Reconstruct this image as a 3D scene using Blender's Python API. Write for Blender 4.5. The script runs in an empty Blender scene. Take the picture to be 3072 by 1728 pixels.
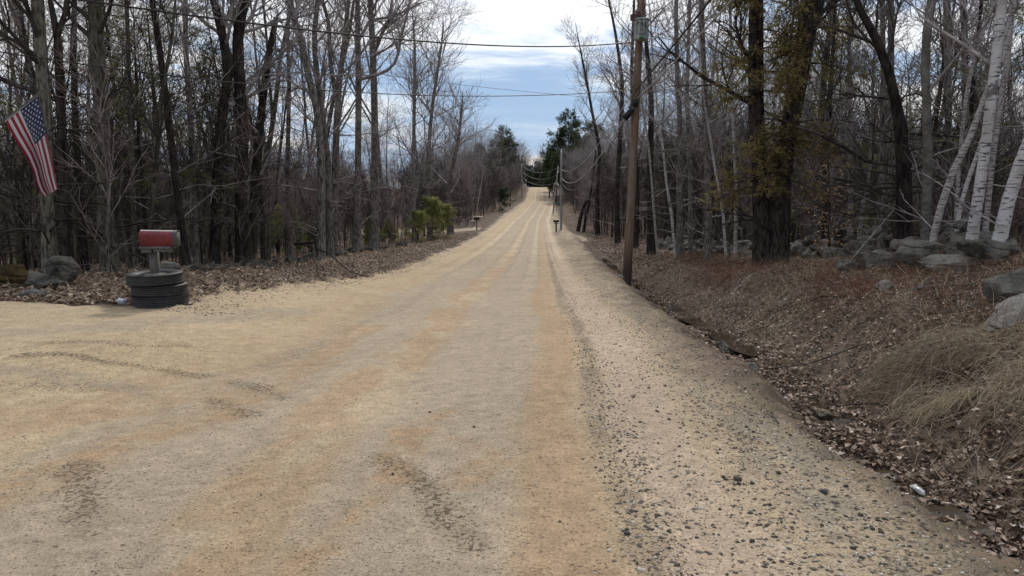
import bpy, math, random
import numpy as np
from mathutils import Vector

C = bpy.data.collections.new("scene_collection")
bpy.context.scene.collection.children.link(C)
SC = bpy.context.scene
PI = math.pi
RNG = np.random.default_rng(7)
random.seed(7)

# ------------------------------------------------------------------ camera, world, sun, exposure
EYE = np.array([0.0, 0.0, 1.6])
YAW, PITCH, FPX = math.radians(2.11), math.radians(7.9), 2194.0
cd = bpy.data.cameras.new("camera"); cam = bpy.data.objects.new("camera", cd); C.objects.link(cam)
cam.location = EYE
cam.rotation_euler = (PI/2 - PITCH, 0, YAW)
cd.sensor_width = 36; cd.lens = 36*FPX/3072; cd.clip_end = 6000; cd.clip_start = 0.05
SC.camera = cam
Fw = np.array([-math.sin(YAW)*math.cos(PITCH), math.cos(YAW)*math.cos(PITCH), -math.sin(PITCH)])
Rt = np.array([math.cos(YAW), math.sin(YAW), 0.0])
Up = np.cross(Rt, Fw)

def ray(px, py):
    return Fw + (px-1536)/FPX*Rt + (864-py)/FPX*Up
def P(px, py, d):
    r = ray(px, py); return EYE + r*(d/r[1])

SUN_AZ, SUN_EL = math.radians(5), math.radians(38)
w = bpy.data.worlds.new("World"); SC.world = w; w.use_nodes = True
nt = w.node_tree; nt.nodes.clear()
N = nt.nodes.new
def lk(t, a, b): t.links.new(a, b)
wo = N('ShaderNodeOutputWorld'); bg = N('ShaderNodeBackground'); bg.inputs['Strength'].default_value = 0.1
sky = N('ShaderNodeTexSky'); sky.sky_type = 'NISHITA'; sky.sun_disc = False
sky.sun_elevation = SUN_EL; sky.sun_rotation = SUN_AZ; sky.air_density = 1.0; sky.dust_density = 0.6; sky.ozone_density = 1.5
tc = N('ShaderNodeTexCoord'); sep = N('ShaderNodeSeparateXYZ'); lk(nt, tc.outputs['Generated'], sep.inputs[0])
mp = N('ShaderNodeMapping'); mp.inputs['Scale'].default_value = (1.0, 1.0, 7.0); mp.inputs['Location'].default_value = (3.3, 0.0, 1.7)
lk(nt, tc.outputs['Generated'], mp.inputs['Vector'])
n1 = N('ShaderNodeTexNoise'); n1.inputs['Scale'].default_value = 3.2; n1.inputs['Detail'].default_value = 7; n1.inputs['Roughness'].default_value = 0.58
n1.inputs['Distortion'].default_value = 0.4
lk(nt, mp.outputs[0], n1.inputs['Vector'])
def math_(t, op, a=None, b=None, c=None, clamp=False):
    n = t.nodes.new('ShaderNodeMath'); n.operation = op; n.use_clamp = clamp
    for i, v in enumerate((a, b, c)):
        if v is None: continue
        if isinstance(v, (int, float)): n.inputs[i].default_value = v
        else: t.links.new(v, n.inputs[i])
    return n.outputs[0]
def maprange(t, v, a, b, c, d, smooth=True):
    n = t.nodes.new('ShaderNodeMapRange'); n.interpolation_type = 'SMOOTHSTEP' if smooth else 'LINEAR'
    t.links.new(v, n.inputs[0])
    for i, q in enumerate((a, b, c, d)): n.inputs[i+1].default_value = q
    return n.outputs[0]
def mixc(t, f, a, b):
    n = t.nodes.new('ShaderNodeMix'); n.data_type = 'RGBA'
    if isinstance(f, (int, float)): n.inputs[0].default_value = f
    else: t.links.new(f, n.inputs[0])
    for i, v in ((6, a), (7, b)):
        if isinstance(v, tuple): n.inputs[i].default_value = (*v, 1) if len(v) == 3 else v
        else: t.links.new(v, n.inputs[i])
    return n.outputs[2]
# cloud brightness: veiled sun high ahead, blue-grey stratus bands lower down (values are x10 because Background is 0.1)
hi = maprange(nt, math_(nt, 'ADD', sep.outputs['Z'], math_(nt, 'MULTIPLY', math_(nt, 'SUBTRACT', n1.outputs['Fac'], 0.5), 0.42)), 0.105, 0.25, 0, 1)
cloudlow = mixc(nt, maprange(nt, n1.outputs['Fac'], 0.38, 0.68, 0, 1), (2.5, 3.8, 5.9), (4.3, 5.4, 6.8))
cloudhi = mixc(nt, maprange(nt, n1.outputs['Fac'], 0.38, 0.56, 0, 1), (5.2, 6.2, 7.8), (9.6, 9.6, 9.7))
warm = mixc(nt, maprange(nt, n1.outputs['Fac'], 0.47, 0.60, 0, 1), cloudlow, (8.6, 7.7, 7.2))
lowband = math_(nt, 'MULTIPLY', maprange(nt, sep.outputs['Z'], 0.02, 0.1, 1, 0), 1.0)
# left of the road the low clouds are paler
leftp = maprange(nt, math_(nt, 'ABSOLUTE', math_(nt, 'ADD', sep.outputs['X'], -0.03)), 0.16, 0.34, 0, 0.85)
cl2 = mixc(nt, leftp, cloudlow, mixc(nt, maprange(nt, n1.outputs['Fac'], 0.40, 0.60, 0, 1), (4.6, 6.2, 8.6), (10.2, 9.9, 9.5)))
cl3 = mixc(nt, lowband, cl2, warm)
cl4 = mixc(nt, hi, cl3, cloudhi)
fin = mixc(nt, 0.88, sky.outputs['Color'], cl4)
lk(nt, fin, bg.inputs['Color']); lk(nt, bg.outputs[0], wo.inputs['Surface'])

sl = bpy.data.lights.new("sun", 'SUN'); sl.energy = 2.4; sl.angle = math.radians(6); sl.color = (1.0, 0.93, 0.84)
so = bpy.data.objects.new("sun", sl); C.objects.link(so); so.location = (0, 0, 60)
sd = Vector((math.sin(SUN_AZ)*math.cos(SUN_EL), math.cos(SUN_AZ)*math.cos(SUN_EL), math.sin(SUN_EL)))
so.rotation_euler = sd.to_track_quat('Z', 'Y').to_euler()
SC.view_settings.view_transform = 'Standard'; SC.view_settings.look = 'None'
SC.view_settings.exposure = 0.32; SC.view_settings.gamma = 1.0; SC.view_settings.use_curve_mapping = False
SC.cycles.max_bounces = 5; SC.cycles.diffuse_bounces = 3; SC.cycles.glossy_bounces = 2; SC.cycles.transparent_max_bounces = 4

# ------------------------------------------------------------------ helpers
def setp(o, label=None, cat=None, group=None, kind=None):
    if label: o['label'] = label
    if cat: o['category'] = cat
    if group: o['group'] = group
    if kind: o['kind'] = kind
    return o
def make_mesh(name, V, F, smooth=False, attrs=None, matidx=None):
    """V (n,3) array; F list of arrays (k,m) with m verts per face"""
    me = bpy.data.meshes.new(name)
    V = np.asarray(V, dtype=np.float32)
    Fs = [np.asarray(f, dtype=np.int32) for f in (F if isinstance(F, list) else [F]) if len(f)]
    me.vertices.add(len(V)); me.vertices.foreach_set('co', V.ravel())
    tot = sum(f.size for f in Fs); nf = sum(len(f) for f in Fs)
    me.loops.add(tot); me.loops.foreach_set('vertex_index', np.concatenate([f.ravel() for f in Fs]))
    me.polygons.add(nf)
    st = []; o = 0
    for f in Fs:
        st.append(o + np.arange(len(f))*f.shape[1]); o += f.size
    me.polygons.foreach_set('loop_start', np.concatenate(st).astype(np.int32))
    if smooth: me.polygons.foreach_set('use_smooth', np.ones(nf, dtype=bool))
    if matidx is not None: me.polygons.foreach_set('material_index', np.asarray(matidx, dtype=np.int32))
    for k, a in (attrs or {}).items():
        a = np.asarray(a, dtype=np.float32)
        if a.ndim == 1:
            at = me.attributes.new(k, 'FLOAT', 'POINT'); at.data.foreach_set('value', a)
        else:
            at = me.attributes.new(k, 'FLOAT_COLOR', 'POINT')
            at.data.foreach_set('color', np.concatenate([a, np.ones((len(a), 1), np.float32)], 1).ravel())
    me.update(calc_edges=True)
    return me
def obj(name, me, mat=None, parent=None, loc=None):
    o = bpy.data.objects.new(name, me); C.objects.link(o)
    if mat is not None:
        for m in (mat if isinstance(mat, list) else [mat]):
            if m.name not in [x.name for x in me.materials if x]: me.materials.append(m)
    if parent is not None: o.parent = parent
    if loc is not None: o.location = loc
    return o
def empty(name, loc, label, cat, group=None, rz=0):
    o = bpy.data.objects.new(name, None); C.objects.link(o); o.location = tuple(loc); o.rotation_euler = (0, 0, rz)
    o.empty_display_size = 0.2
    return setp(o, label, cat, group)

class MB:
    def __init__(s): s.V = []; s.Q = []; s.T = []; s.n = 0; s.A = []
    def add(s, V, Q=None, T=None, a=None):
        V = np.asarray(V, float).reshape(-1, 3)
        if Q is not None and len(Q): s.Q.append(np.asarray(Q, int)+s.n)
        if T is not None and len(T): s.T.append(np.asarray(T, int)+s.n)
        s.V.append(V); s.n += len(V); s.A.append(np.full(len(V), 0.5) if a is None else np.asarray(a, float).ravel())
    def box(s, c, d, rot=None):
        x, y, z = [q/2 for q in d]
        v = np.array([[i, j, k] for i in (-x, x) for j in (-y, y) for k in (-z, z)])
        if rot is not None: v = v @ np.asarray(rot).T
        s.add(v+np.asarray(c), [[0, 1, 3, 2], [4, 6, 7, 5], [0, 4, 5, 1], [2, 3, 7, 6], [0, 2, 6, 4], [1, 5, 7, 3]])
    def tubes(s, Pt, R, k, a=None, cap=False):
        """Pt (m,n,3), R (m,n)"""
        Pt = np.asarray(Pt, float); R = np.asarray(R, float)
        if Pt.ndim == 2: Pt = Pt[None]; R = R[None]
        m, n, _ = Pt.shape
        T = np.gradient(Pt, axis=1); T /= np.linalg.norm(T, axis=2, keepdims=True)+1e-9
        ref = np.where(np.abs(T[:, :1, 2:3]) > 0.8, np.array([1., 0, 0]), np.array([0, 0, 1.]))
        ref = np.repeat(ref, n, axis=1)
        A = np.cross(T, ref); A /= np.linalg.norm(A, axis=2, keepdims=True)+1e-9
        B = np.cross(T, A)
        an = np.arange(k)*2*PI/k
        V = Pt[:, :, None] + R[:, :, None, None]*(np.cos(an)[None, None, :, None]*A[:, :, None]+np.sin(an)[None, None, :, None]*B[:, :, None])
        i = np.arange(m)[:, None, None]*n*k; j = np.arange(n-1)[None, :, None]*k; q = np.arange(k)[None, None]
        q2 = (q+1) % k
        F = np.stack([i+j+q, i+j+q2, i+j+k+q2, i+j+k+q], -1).reshape(-1, 4)
        base = s.n
        s.add(V.reshape(-1, 3), F, a=None if a is None else np.repeat(a, n*k))
        if cap:
            for e in (0, n-1):
                cv = Pt[:, e]; ids = np.arange(m)[:, None]*n*k+e*k
                cid = s.n
                s.add(cv)
                qq = np.arange(k)
                tri = np.stack([np.broadcast_to(np.arange(m)[:, None]+cid-0, (m, k)), ids+qq[None]+base, ids+((qq+1) % k)[None]+base], -1).reshape(-1, 3)
                s.T.append(tri)
    def mesh(s, name, smooth=False, attr=None):
        V = np.concatenate(s.V) if s.V else np.zeros((0, 3))
        F = []
        if s.Q: F.append(np.concatenate(s.Q))
        if s.T: F.append(np.concatenate(s.T))
        return make_mesh(name, V, F, smooth, {attr: np.concatenate(s.A)} if attr else None)
def cyl_pts(a, b): return np.array([a, b], float)

# value noise
def _h(i, j, s):
    i = i.astype(np.int64); j = j.astype(np.int64)
    n = (i*374761393 + j*668265263 + s*974634277) & 0xffffffff
    n = ((n ^ (n >> 13))*1274126177) & 0xffffffff
    return ((n ^ (n >> 16)) & 0xffff)/65535.0
def vn(x, y, s=0):
    i = np.floor(x); j = np.floor(y); u = x-i; v = y-j
    u = u*u*(3-2*u); v = v*v*(3-2*v)
    return (_h(i, j, s)*(1-u)+_h(i+1, j, s)*u)*(1-v)+(_h(i, j+1, s)*(1-u)+_h(i+1, j+1, s)*u)*v
def fbm(x, y, f=1.0, o=4, s=0):
    r = 0; a = .5; t = 0
    for k in range(o):
        r = r+a*vn(x*f+17.3*k, y*f-9.1*k, s+k*31); t += a; a *= .5; f *= 2.03
    return r/t
def sm(a, b, x):
    t = np.clip((x-a)/(b-a), 0, 1); return t*t*(3-2*t)

# ------------------------------------------------------------------ materials
def mat(name, col=(.5, .5, .5), rough=.9, metal=0, spec=0.3):
    m = bpy.data.materials.new(name); m.use_nodes = True
    b = m.node_tree.nodes['Principled BSDF']
    b.inputs['Base Color'].default_value = (*col, 1); b.inputs['Roughness'].default_value = rough
    b.inputs['Metallic'].default_value = metal; b.inputs['Specular IOR Level'].default_value = spec
    return m, m.node_tree, b
def tex(t, kind, scale, vec=None, **kw):
    n = t.nodes.new(kind); n.inputs['Scale'].default_value = scale
    for k, v in kw.items(): n.inputs[k].default_value = v
    if vec is not None: t.links.new(vec, n.inputs['Vector'])
    return n
def coords(t, scale=(1, 1, 1), out='Object'):
    c = t.nodes.new('ShaderNodeTexCoord'); m = t.nodes.new('ShaderNodeMapping'); m.inputs['Scale'].default_value = scale
    t.links.new(c.outputs[out], m.inputs['Vector']); return m.outputs[0]
def bump(t, b, h, s=.5, d=.02):
    n = t.nodes.new('ShaderNodeBump'); n.inputs['Strength'].default_value = s; n.inputs['Distance'].default_value = d
    t.links.new(h, n.inputs['Height']); t.links.new(n.outputs[0], b.inputs['Normal'])
def attr(t, name):
    n = t.nodes.new('ShaderNodeAttribute'); n.attribute_name = name; return n
def ramp(t, f, stops):
    n = t.nodes.new('ShaderNodeValToRGB'); t.links.new(f, n.inputs[0])
    e = n.color_ramp.elements
    while len(e) < len(stops): e.new(0.5)
    for q, (p, c) in zip(e, stops): q.position = p; q.color = (*c, 1)
    return n.outputs[0]

def bark(name, c1, c2, zs=.25, scale=22, bs=.6, moss=None):
    m, t, b = mat(name, rough=.95, spec=.1)
    v = coords(t, (1, 1, zs)); n = tex(t, 'ShaderNodeTexNoise', scale, v, Detail=6, Roughness=.65)
    r = ramp(t, n.outputs['Fac'], [(.40, tuple(np.array(c1)*.75)), (.60, tuple(np.array(c2)*1.1))])
    oi = t.nodes.new('ShaderNodeObjectInfo')
    r = mixc(t, maprange(t, oi.outputs['Random'], 0, 1, 0, .5), r, tuple(np.array(c1)*.8))
    n2 = tex(t, 'ShaderNodeTexNoise', 1.6, coords(t), Detail=3)
    r = mixc(t, maprange(t, n2.outputs['Fac'], .5, .72, 0, .55), r, moss or tuple(np.array(c2)*1.25))
    t.links.new(r, b.inputs['Base Color']); bump(t, b, n.outputs['Fac'], bs, .03)
    return m
M = {}
M['bark_grey'] = bark('grey_bark', (.05, .045, .041), (.20, .18, .168))
M['bark_dark'] = bark('dark_bark', (.013, .010, .010), (.058, .047, .043), bs=.9, scale=14)
M['bark_mossy'] = bark('mossy_bark', (.035, .032, .026), (.14, .132, .105), moss=(.075, .085, .045))
M['bark_smooth'] = bark('smooth_grey_bark', (.09, .085, .078), (.17, .165, .15), zs=1.5, scale=8, bs=.15)
M['twig'] = bark('twig_bark', (.17, .152, .152), (.33, .30, .30), scale=5, bs=.1)
M['twig_red'] = bark('reddish_twig_bark', (.16, .125, .12), (.29, .24, .23), scale=5, bs=.1)
M['twig_dark'] = bark('dark_twig_bark', (.028, .022, .022), (.065, .055, .05), scale=5, bs=.1)
# birch
m, t, b = mat('birch_bark', rough=.7, spec=.25)
v = coords(t, (1.0, 1.0, 7.0)); n = tex(t, 'ShaderNodeTexNoise', 4.5, v, Detail=4, Roughness=.6)
v2 = coords(t, (1, 1, 1.0)); n2 = tex(t, 'ShaderNodeTexNoise', 3.2, v2, Detail=5, Roughness=.6)
base = ramp(t, n2.outputs['Fac'], [(.3, (.27, .25, .235)), (.6, (.44, .43, .435))])
base = mixc(t, maprange(t, n.outputs['Fac'], .56, .60, 0, .95), base, (.035, .03, .03))
base = mixc(t, maprange(t, n2.outputs['Fac'], .57, .63, 0, .85), base, (.07, .055, .05))
t.links.new(base, b.inputs['Base Color']); bump(t, b, n.outputs['Fac'], .3, .01); M['birch'] = m
m, t, b = mat('aged_birch_bark', rough=.8, spec=.2)
v = coords(t, (1.0, 1.0, 6.0)); n = tex(t, 'ShaderNodeTexNoise', 6, v, Detail=5, Roughness=.65)
base = ramp(t, n.outputs['Fac'], [(.35, (.36, .34, .33)), (.52, (.28, .26, .25)), (.6, (.07, .06, .055))])
t.links.new(base, b.inputs['Base Color']); bump(t, b, n.outputs['Fac'], .4, .01); M['birch_old'] = m
# stone
def stone(name, c1, c2, lich, sc=3.0):
    m, t, b = mat(name, rough=.92, spec=.2)
    oi = t.nodes.new('ShaderNodeObjectInfo')
    add = t.nodes.new('ShaderNodeVectorMath'); add.operation = 'ADD'
    cc = coords(t, out='Object'); t.links.new(cc, add.inputs[0])
    cx = t.nodes.new('ShaderNodeCombineXYZ'); t.links.new(math_(t, 'MULTIPLY', oi.outputs['Random'], 37.0), cx.inputs[0]); t.links.new(cx.outputs[0], add.inputs[1])
    n = tex(t, 'ShaderNodeTexNoise', sc, add.outputs[0], Detail=8, Roughness=.68)
    f = tex(t, 'ShaderNodeTexNoise', sc*9, add.outputs[0], Detail=4, Roughness=.7)
    r = ramp(t, n.outputs['Fac'], [(.38, tuple(np.array(c1)*.8)), (.58, tuple(np.array(c2)*1.15))])
    r = mixc(t, maprange(t, f.outputs['Fac'], .50, .7, 0, .6), r, lich)
    r = mixc(t, maprange(t, oi.outputs['Random'], 0, 1, 0, .45), r, tuple(np.array(c1)*.9))
    t.links.new(r, b.inputs['Base Color'])
    hh = math_(t, 'ADD', n.outputs['Fac'], math_(t, 'MULTIPLY', f.outputs['Fac'], .35)); bump(t, b, hh, 1.0, .12)
    return m
M['stone'] = stone('lichen_stone', (.065, .06, .053), (.23, .215, .19), (.30, .295, .255))
M['stone_dark'] = stone('dark_stone', (.035, .034, .03), (.15, .142, .125), (.20, .20, .165))
M['stone_moss'] = stone('moss_covered_stone', (.04, .032, .015), (.13, .085, .03), (.09, .075, .03), 5)
M['stone_pale'] = stone('pale_stone', (.15, .14, .125), (.32, .30, .27), (.36, .35, .32))
M['pebble_grey'] = stone('grey_pebble', (.12, .115, .11), (.24, .24, .245), (.30, .30, .30), 12)
M['pebble_tan'] = stone('tan_pebble', (.14, .11, .085), (.27, .22, .17), (.3, .25, .2), 12)
# random colour stuff
def rndmat(name, stops, rough=.85, trans=0.0, noise=True, spec=.2):
    m, t, b = mat(name, rough=rough, spec=spec)
    a = attr(t, 'rnd'); r = ramp(t, a.outputs['Fac'], stops)
    t.links.new(r, b.inputs['Base Color'])
    if trans > 0:
        tr = t.nodes.new('ShaderNodeBsdfTranslucent'); t.links.new(r, tr.inputs['Color'])
        mx = t.nodes.new('ShaderNodeMixShader'); mx.inputs[0].default_value = trans
        t.links.new(b.outputs[0], mx.inputs[1]); t.links.new(tr.outputs[0], mx.inputs[2])
        t.links.new(mx.outputs[0], t.nodes['Material Output'].inputs['Surface'])
    return m
M['leaf'] = rndmat('fallen_leaf', [(0, (.035, .022, .017)), (.3, (.11, .07, .05)), (.62, (.25, .175, .13)), (.88, (.46, .36, .29)), (1, (.68, .60, .53))], .7, .12)
M['beechleaf'] = rndmat('clinging_beech_leaf', [(0, (.28, .17, .08)), (1, (.5, .36, .2))], .7, .4)
M['straw'] = rndmat('dead_grass', [(0, (.09, .066, .045)), (.45, (.34, .27, .185)), (1, (.66, .56, .41))], .8, .15)
M['shrubtwig'] = rndmat('shrub_twig', [(0, (.05, .03, .022)), (.6, (.13, .07, .045)), (1, (.22, .10, .06))], .85)
M['redshrub'] = rndmat('russet_shrub_twig', [(0, (.10, .045, .028)), (1, (.24, .10, .06))], .85)
M['needle'] = rndmat('hemlock_needles', [(0, (.05, .056, .022)), (.5, (.15, .155, .055)), (1, (.30, .29, .10))], .7, .3)
M['needle_olive'] = rndmat('olive_needles', [(0, (.07, .058, .026)), (.5, (.19, .15, .058)), (1, (.33, .28, .10))], .7, .35)
M['needle_young'] = rndmat('young_pine_needles', [(0, (.13, .14, .045)), (1, (.36, .37, .14))], .7, .3)
M['needle_far'] = rndmat('pine_needles', [(0, (.02, .032, .016)), (1, (.06, .08, .034))], .8, .2)
M['pebble'] = rndmat('loose_gravel', [(0, (.055, .05, .045)), (.45, (.14, .12, .10)), (.75, (.30, .25, .19)), (1, (.5, .46, .40))], .9)

# ------------------------------------------------------------------ terrain
def drop(y): return np.interp(y, [-60, -10, 0, 3, 10, 18, 26, 41, 65, 90, 112, 135, 160, 200, 240, 255, 300, 400, 900],
                              [.4, 1.3, 1.5, 1.56, 1.87, 2.42, 2.9, 3.52, 4.08, 4.25, 4.08, 3.65, 2.9, 1.52, .12, .02, 2.0, 8, 12])
def smooth_drop(y):
    return sum(drop(y+k*(1.0+np.abs(y)*.03)) for k in (-2, -1, 0, 1, 2))/5
def Ledge(y): return np.interp(y, [0, 110, 160, 400], [-4.9, -5.4, -3.3, -3.3])
def Redge(y): return np.interp(y, [0, 3, 5, 8, 11, 23, 46, 110, 160, 400], [1.95, 1.93, 1.78, 1.65, 1.68, 2.15, 2.6, 2.7, 3.0, 3.0])
def ditch(y): return np.interp(y, [-5, 2, 5, 7.3, 10.4, 16.6, 22, 45, 100, 160, 400], [2.4, 2.45, 2.52, 2.72, 2.84, 2.95, 3.2, 3.6, 3.9, 4.2, 4.2])
def banktop(y): return np.interp(y, [0, 5, 12, 19, 30, 44, 80, 200], [.75, .85, .9, .65, .3, -.1, -.15, .3])
def drivew(x, y):   # weight of near driveway mouth on the left
    return sm(-3.0, -4.7, x)*(1-sm(8.9, 10.1, y+.25*np.sin(x*.9)+.03*(x+6)))
def sidedrive(x, y):  # driveway leaving on the left, far
    return sm(-4.8, -7, x)*(1-sm(2.6, 3.8, np.abs(y-73-.12*(x+6))))
def rawH(x, y):
    x = np.asarray(x, float); y = np.asarray(y, float)
    z = 1.6-smooth_drop(y)
    L = Ledge(y); R = Redge(y); dc = ditch(y)
    # right side
    t = x-dc
    dep = np.interp(y, [0, 20, 60, 120, 200], [.42, .5, .45, .3, .2])
    prof = np.where(x > R, -dep*sm(0, 1, (x-R)/np.maximum(dc-.12-R, .1)), 0)
    bt = banktop(y)
    rise = sm(.12, 1.7, t)*.62 + sm(1.0, 5.6, t)*.38
    prof = np.where(t > .12, -dep+rise*(dep+bt), prof)
    prof = prof + np.where(t > 6, np.interp(t, [6, 20, 60, 200], [0, -.4, .8, 3]), 0)
    # left side
    s = L-x
    bl = np.interp(y, [9, 12, 23, 42, 70, 110, 160, 200], [.02, .1, .38, .15, -.25, .1, .9, 1.2])
    pl = bl*sm(.2, 2.2, s)+np.interp(s, [2.2, 10, 30, 90, 250], [0, -.3, -2.0, -3.0, -1])
    dw = drivew(x, y); sdw = sidedrive(x, y)
    pl = pl*(1-dw)*(1-sdw) + dw*sm(0, 2.4, s)*np.interp(y, [-10, 0, 6, 9.5], [.0, .02, .05, .05]) + sdw*(-.1)
    z = z+np.where(s > 0, pl, prof)
    z = z+.27*sm(-2.6, -4.9, x)*sm(3, 8.2, y)*(1-sm(11.5, 22, y))
    return z
def H(x, y):
    x = np.asarray(x, float); y = np.asarray(y, float)
    z = rawH(x, y)
    L = Ledge(y); R = Redge(y)
    road = sm(0, .5, x-L)*(1-sm(-.3, .1, x-R)); dw = drivew(x, y)
    roadw = np.maximum(road, dw)
    near = 1-sm(40, 90, y)
    z = z+(1-roadw)*((fbm(x, y, 1.1, 4, 5)-.5)*.26+(np.abs(fbm(x+.3*y, y, 2.6, 3, 19)-.5))*.28*near+(fbm(x, y, 6, 3, 9)-.5)*.08*near)
    z = z+roadw*((fbm(x, y, .5, 3, 2)-.5)*.05+(fbm(x, y, 7, 3, 3)-.5)*.012*near)
    # ruts
    ru = road*(1-dw)
    for xc, wd, a in ((.18, .16, -.012), (.52, .07, .018), (-1.3, .2, -.012), (-3.1, .2, -.012), (-4.4, .2, -.01), (1.15, .1, .012)):
        z = z+ru*a*np.exp(-((x-xc-.05*np.sin(y*.22+xc))/wd)**2)*near
    return z
def Hs(x, y): return float(H(np.array([x]), np.array([y]))[0])
def G(px, d):   # ground point at world distance d under pixel column px
    r = ray(px, 600); x = r[0]/r[1]*d
    return np.array([x, d, Hs(x, d)])
def hit(px, py):
    r = ray(px, py)
    ts = np.concatenate([np.linspace(1, 30, 900), np.linspace(30, 260, 900)])/r[1]
    Q = EYE+ts[:, None]*r; dz = Q[:, 2]-rawH(Q[:, 0], Q[:, 1]); i = np.argmax(dz < 0)
    if dz[i] >= 0: i = len(ts)-1
    return Q[i]

ys = [-60, -40, -25, -15, -9, -5, -2, 0, 1]
y = 1.6
while y < 430: ys.append(y); y *= 1.0098
ys += [470, 560, 700, 1000, 1600, 2600, 4000]
xs = list(np.arange(-6.2, 5.6, .045)); s = .045; q = xs[-1]
while q < 4000: s *= 1.065; q += s; xs.append(q)
s = .045; q = xs[0]
while q > -4000: s *= 1.065; q -= s; xs.insert(0, q)
ys = np.array(ys); xs = np.array(xs)
X, Y = np.meshgrid(xs, ys); Z = H(X, Y)
Lg, Rg = Ledge(Y), Redge(Y)
edgen = (fbm(X, Y, .9, 4, 21)-.5)
dw = drivew(X, Y); sdw = sidedrive(X, Y)
roadm = sm(-.25, .35, X-Lg+edgen*.8)*(1-sm(-.35, .5, X-Rg+edgen*1.0))
grav = np.maximum(roadm, np.maximum(sm(.35, .65, dw+edgen*.5), sm(.35, .65, sdw+edgen*.3)))
# pull-in on the right, far
pull = np.exp(-(((X-2.9)/1.6)**2+((Y-63)/6)**2)); grav = np.maximum(grav, sm(.3, .6, pull))
def lerp(a, b, t): return a*(1-t[..., None])+np.asarray(b)*t[..., None]
GREY = np.array([.322, .270, .200]); TAN = np.array([.388, .305, .205]); ORA = np.array([.335, .236, .146]); DRK = np.array([.105, .083, .058])
YEL = np.array([.380, .295, .185]); PNK = np.array([.400, .315, .235])
col = np.broadcast_to(TAN, X.shape+(3,)).copy()
nw = fbm(X, Y, .45, 4, 40); nf = fbm(X, Y*.35, 3.2, 4, 44); n5 = fbm(X*1.0, Y*.5, 9, 3, 48)
wob = (fbm(X*0, Y, .12, 3, 60)-.5)*.5*(1-sm(10, 45, Y))+(fbm(X*0, Y, .025, 2, 61)-.5)*.5
xx = X-wob
xx = xx+np.interp(Y, [0, 110, 160, 400], [0, 0, -2.3, -2.3])*-1*0
shift = np.interp(Y, [0, 90, 160, 400], [0, 0, 2.2, 2.2]); xx = xx-shift
def band(c, w, soft=.35): return 1-sm(w*(1-soft), w*(1+soft), np.abs(xx-c+(nf-.5)*w*1.1))
col = lerp(col, GREY, band(-.55, .62)*.85)
col = lerp(col, GREY, band(-2.3, .75)*.8)
col = lerp(col, YEL, band(-3.7, .9)*(.15+.5*sm(.35, .6, nw)))
col = lerp(col, ORA, band(-3.25, .16)*sm(.42, .6, nf)*.5)
col = lerp(col, ORA, band(-1.35, .30)*sm(.36, .6, nf)*.75)
col = lerp(col, ORA, band(.17, .20, .45)*np.interp(Y, [0, 14, 30, 60], [.85, .8, .55, .4]))
col = lerp(col, PNK, band(.85, .28)*.8)
peb = sm(.45, .62, n5)
col = lerp(col, DRK*2, band(.50, .08, .6)*(.20+.4*peb))
col = lerp(col, [.24, .21, .165], sm(1.05, 1.5, xx)*(.25+.5*peb))
col = lerp(col, [.23, .20, .16], sm(-4.75, -5.1, xx)*(.35+.4*peb)*(1-dw))
for c in (-4.35, -3.5, -2.75, -1.0, -1.75, .02, -.4, .75):
    col = lerp(col, DRK*1.9, band(c, .04, .9)*sm(9, 35, Y)*.42*(.5+.9*sm(.35, .65, fbm(X, Y, .25, 3, int(c*10)+99))))
for c in (-3.1, -1.4, -.2, 1.0):
    col = lerp(col, [.50, .42, .31], band(c, .16, .9)*sm(14, 50, Y)*.45)
# strokes left by turning cars, given as ground polylines
DKW = np.zeros(X.shape)
def stroke(px, wd, c, st, nz=.5, seed=1):
    global col, DKW
    pts = np.array([hit(*p)[:2] for p in px]); best = np.full(X.shape, 9.0)
    sel = (Y > 1.5) & (Y < 30) & (X > -14) & (X < 4)
    xs_, ys_ = X[sel], Y[sel]; b = np.full(xs_.shape, 9.0)
    for a, e in zip(pts[:-1], pts[1:]):
        d = e-a; t_ = np.clip(((xs_-a[0])*d[0]+(ys_-a[1])*d[1])/(d@d), 0, 1)
        b = np.minimum(b, np.hypot(xs_-a[0]-t_*d[0], ys_-a[1]-t_*d[1]))
    best[sel] = b
    nn = fbm(X, Y, 2.3, 4, seed+70); n2 = fbm(X, Y, 11, 3, seed+90)
    k = (1-sm(.35, 1.15, best/wd+(nn-.5)*1.6*nz))*st*(1-.55*nz+.9*nz*sm(.35, .62, n2))
    if max(c) < .25:
        DKW = np.maximum(DKW, np.clip((1-sm(.1, 1.7, best/wd+(nn-.5)*2.0))*st, 0, 1)*.42); k = k*.25
    col = lerp(col, c, np.clip(k, 0, 1))
stroke([(-150, 1540), (120, 1440), (330, 1350), (560, 1270), (860, 1150), (1100, 980)], .30, ORA, .72, .8, 1)
stroke([(-100, 1290), (120, 1260), (420, 1230), (700, 1130), (900, 1020), (1150, 900)], .35, ORA*1.05, .5, .8, 2)
stroke([(300, 1100), (600, 1080), (900, 960), (1150, 860)], .5, YEL, .6, .6, 3)
stroke([(60, 1068), (200, 1062), (330, 1090), (480, 1105), (620, 1125)], .10, DRK*1.2, .85, .8, 4)
stroke([(120, 1030), (300, 1026), (420, 1040), (560, 1040)], .07, DRK*1.6, .6, .8, 5)
stroke([(700, 1145), (770, 1165), (850, 1200)], .10, DRK*1.3, .75, .8, 6)
stroke([(620, 1195), (690, 1225), (760, 1250)], .09, DRK*1.3, .7, .8, 7)
stroke([(243, 1400), (245, 1500), (238, 1620)], .10, DRK*1.35, .75, .9, 8)
stroke([(1150, 1380), (1230, 1430), (1300, 1510), (1400, 1640)], .10, DRK*1.3, .8, .9, 9)
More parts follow.
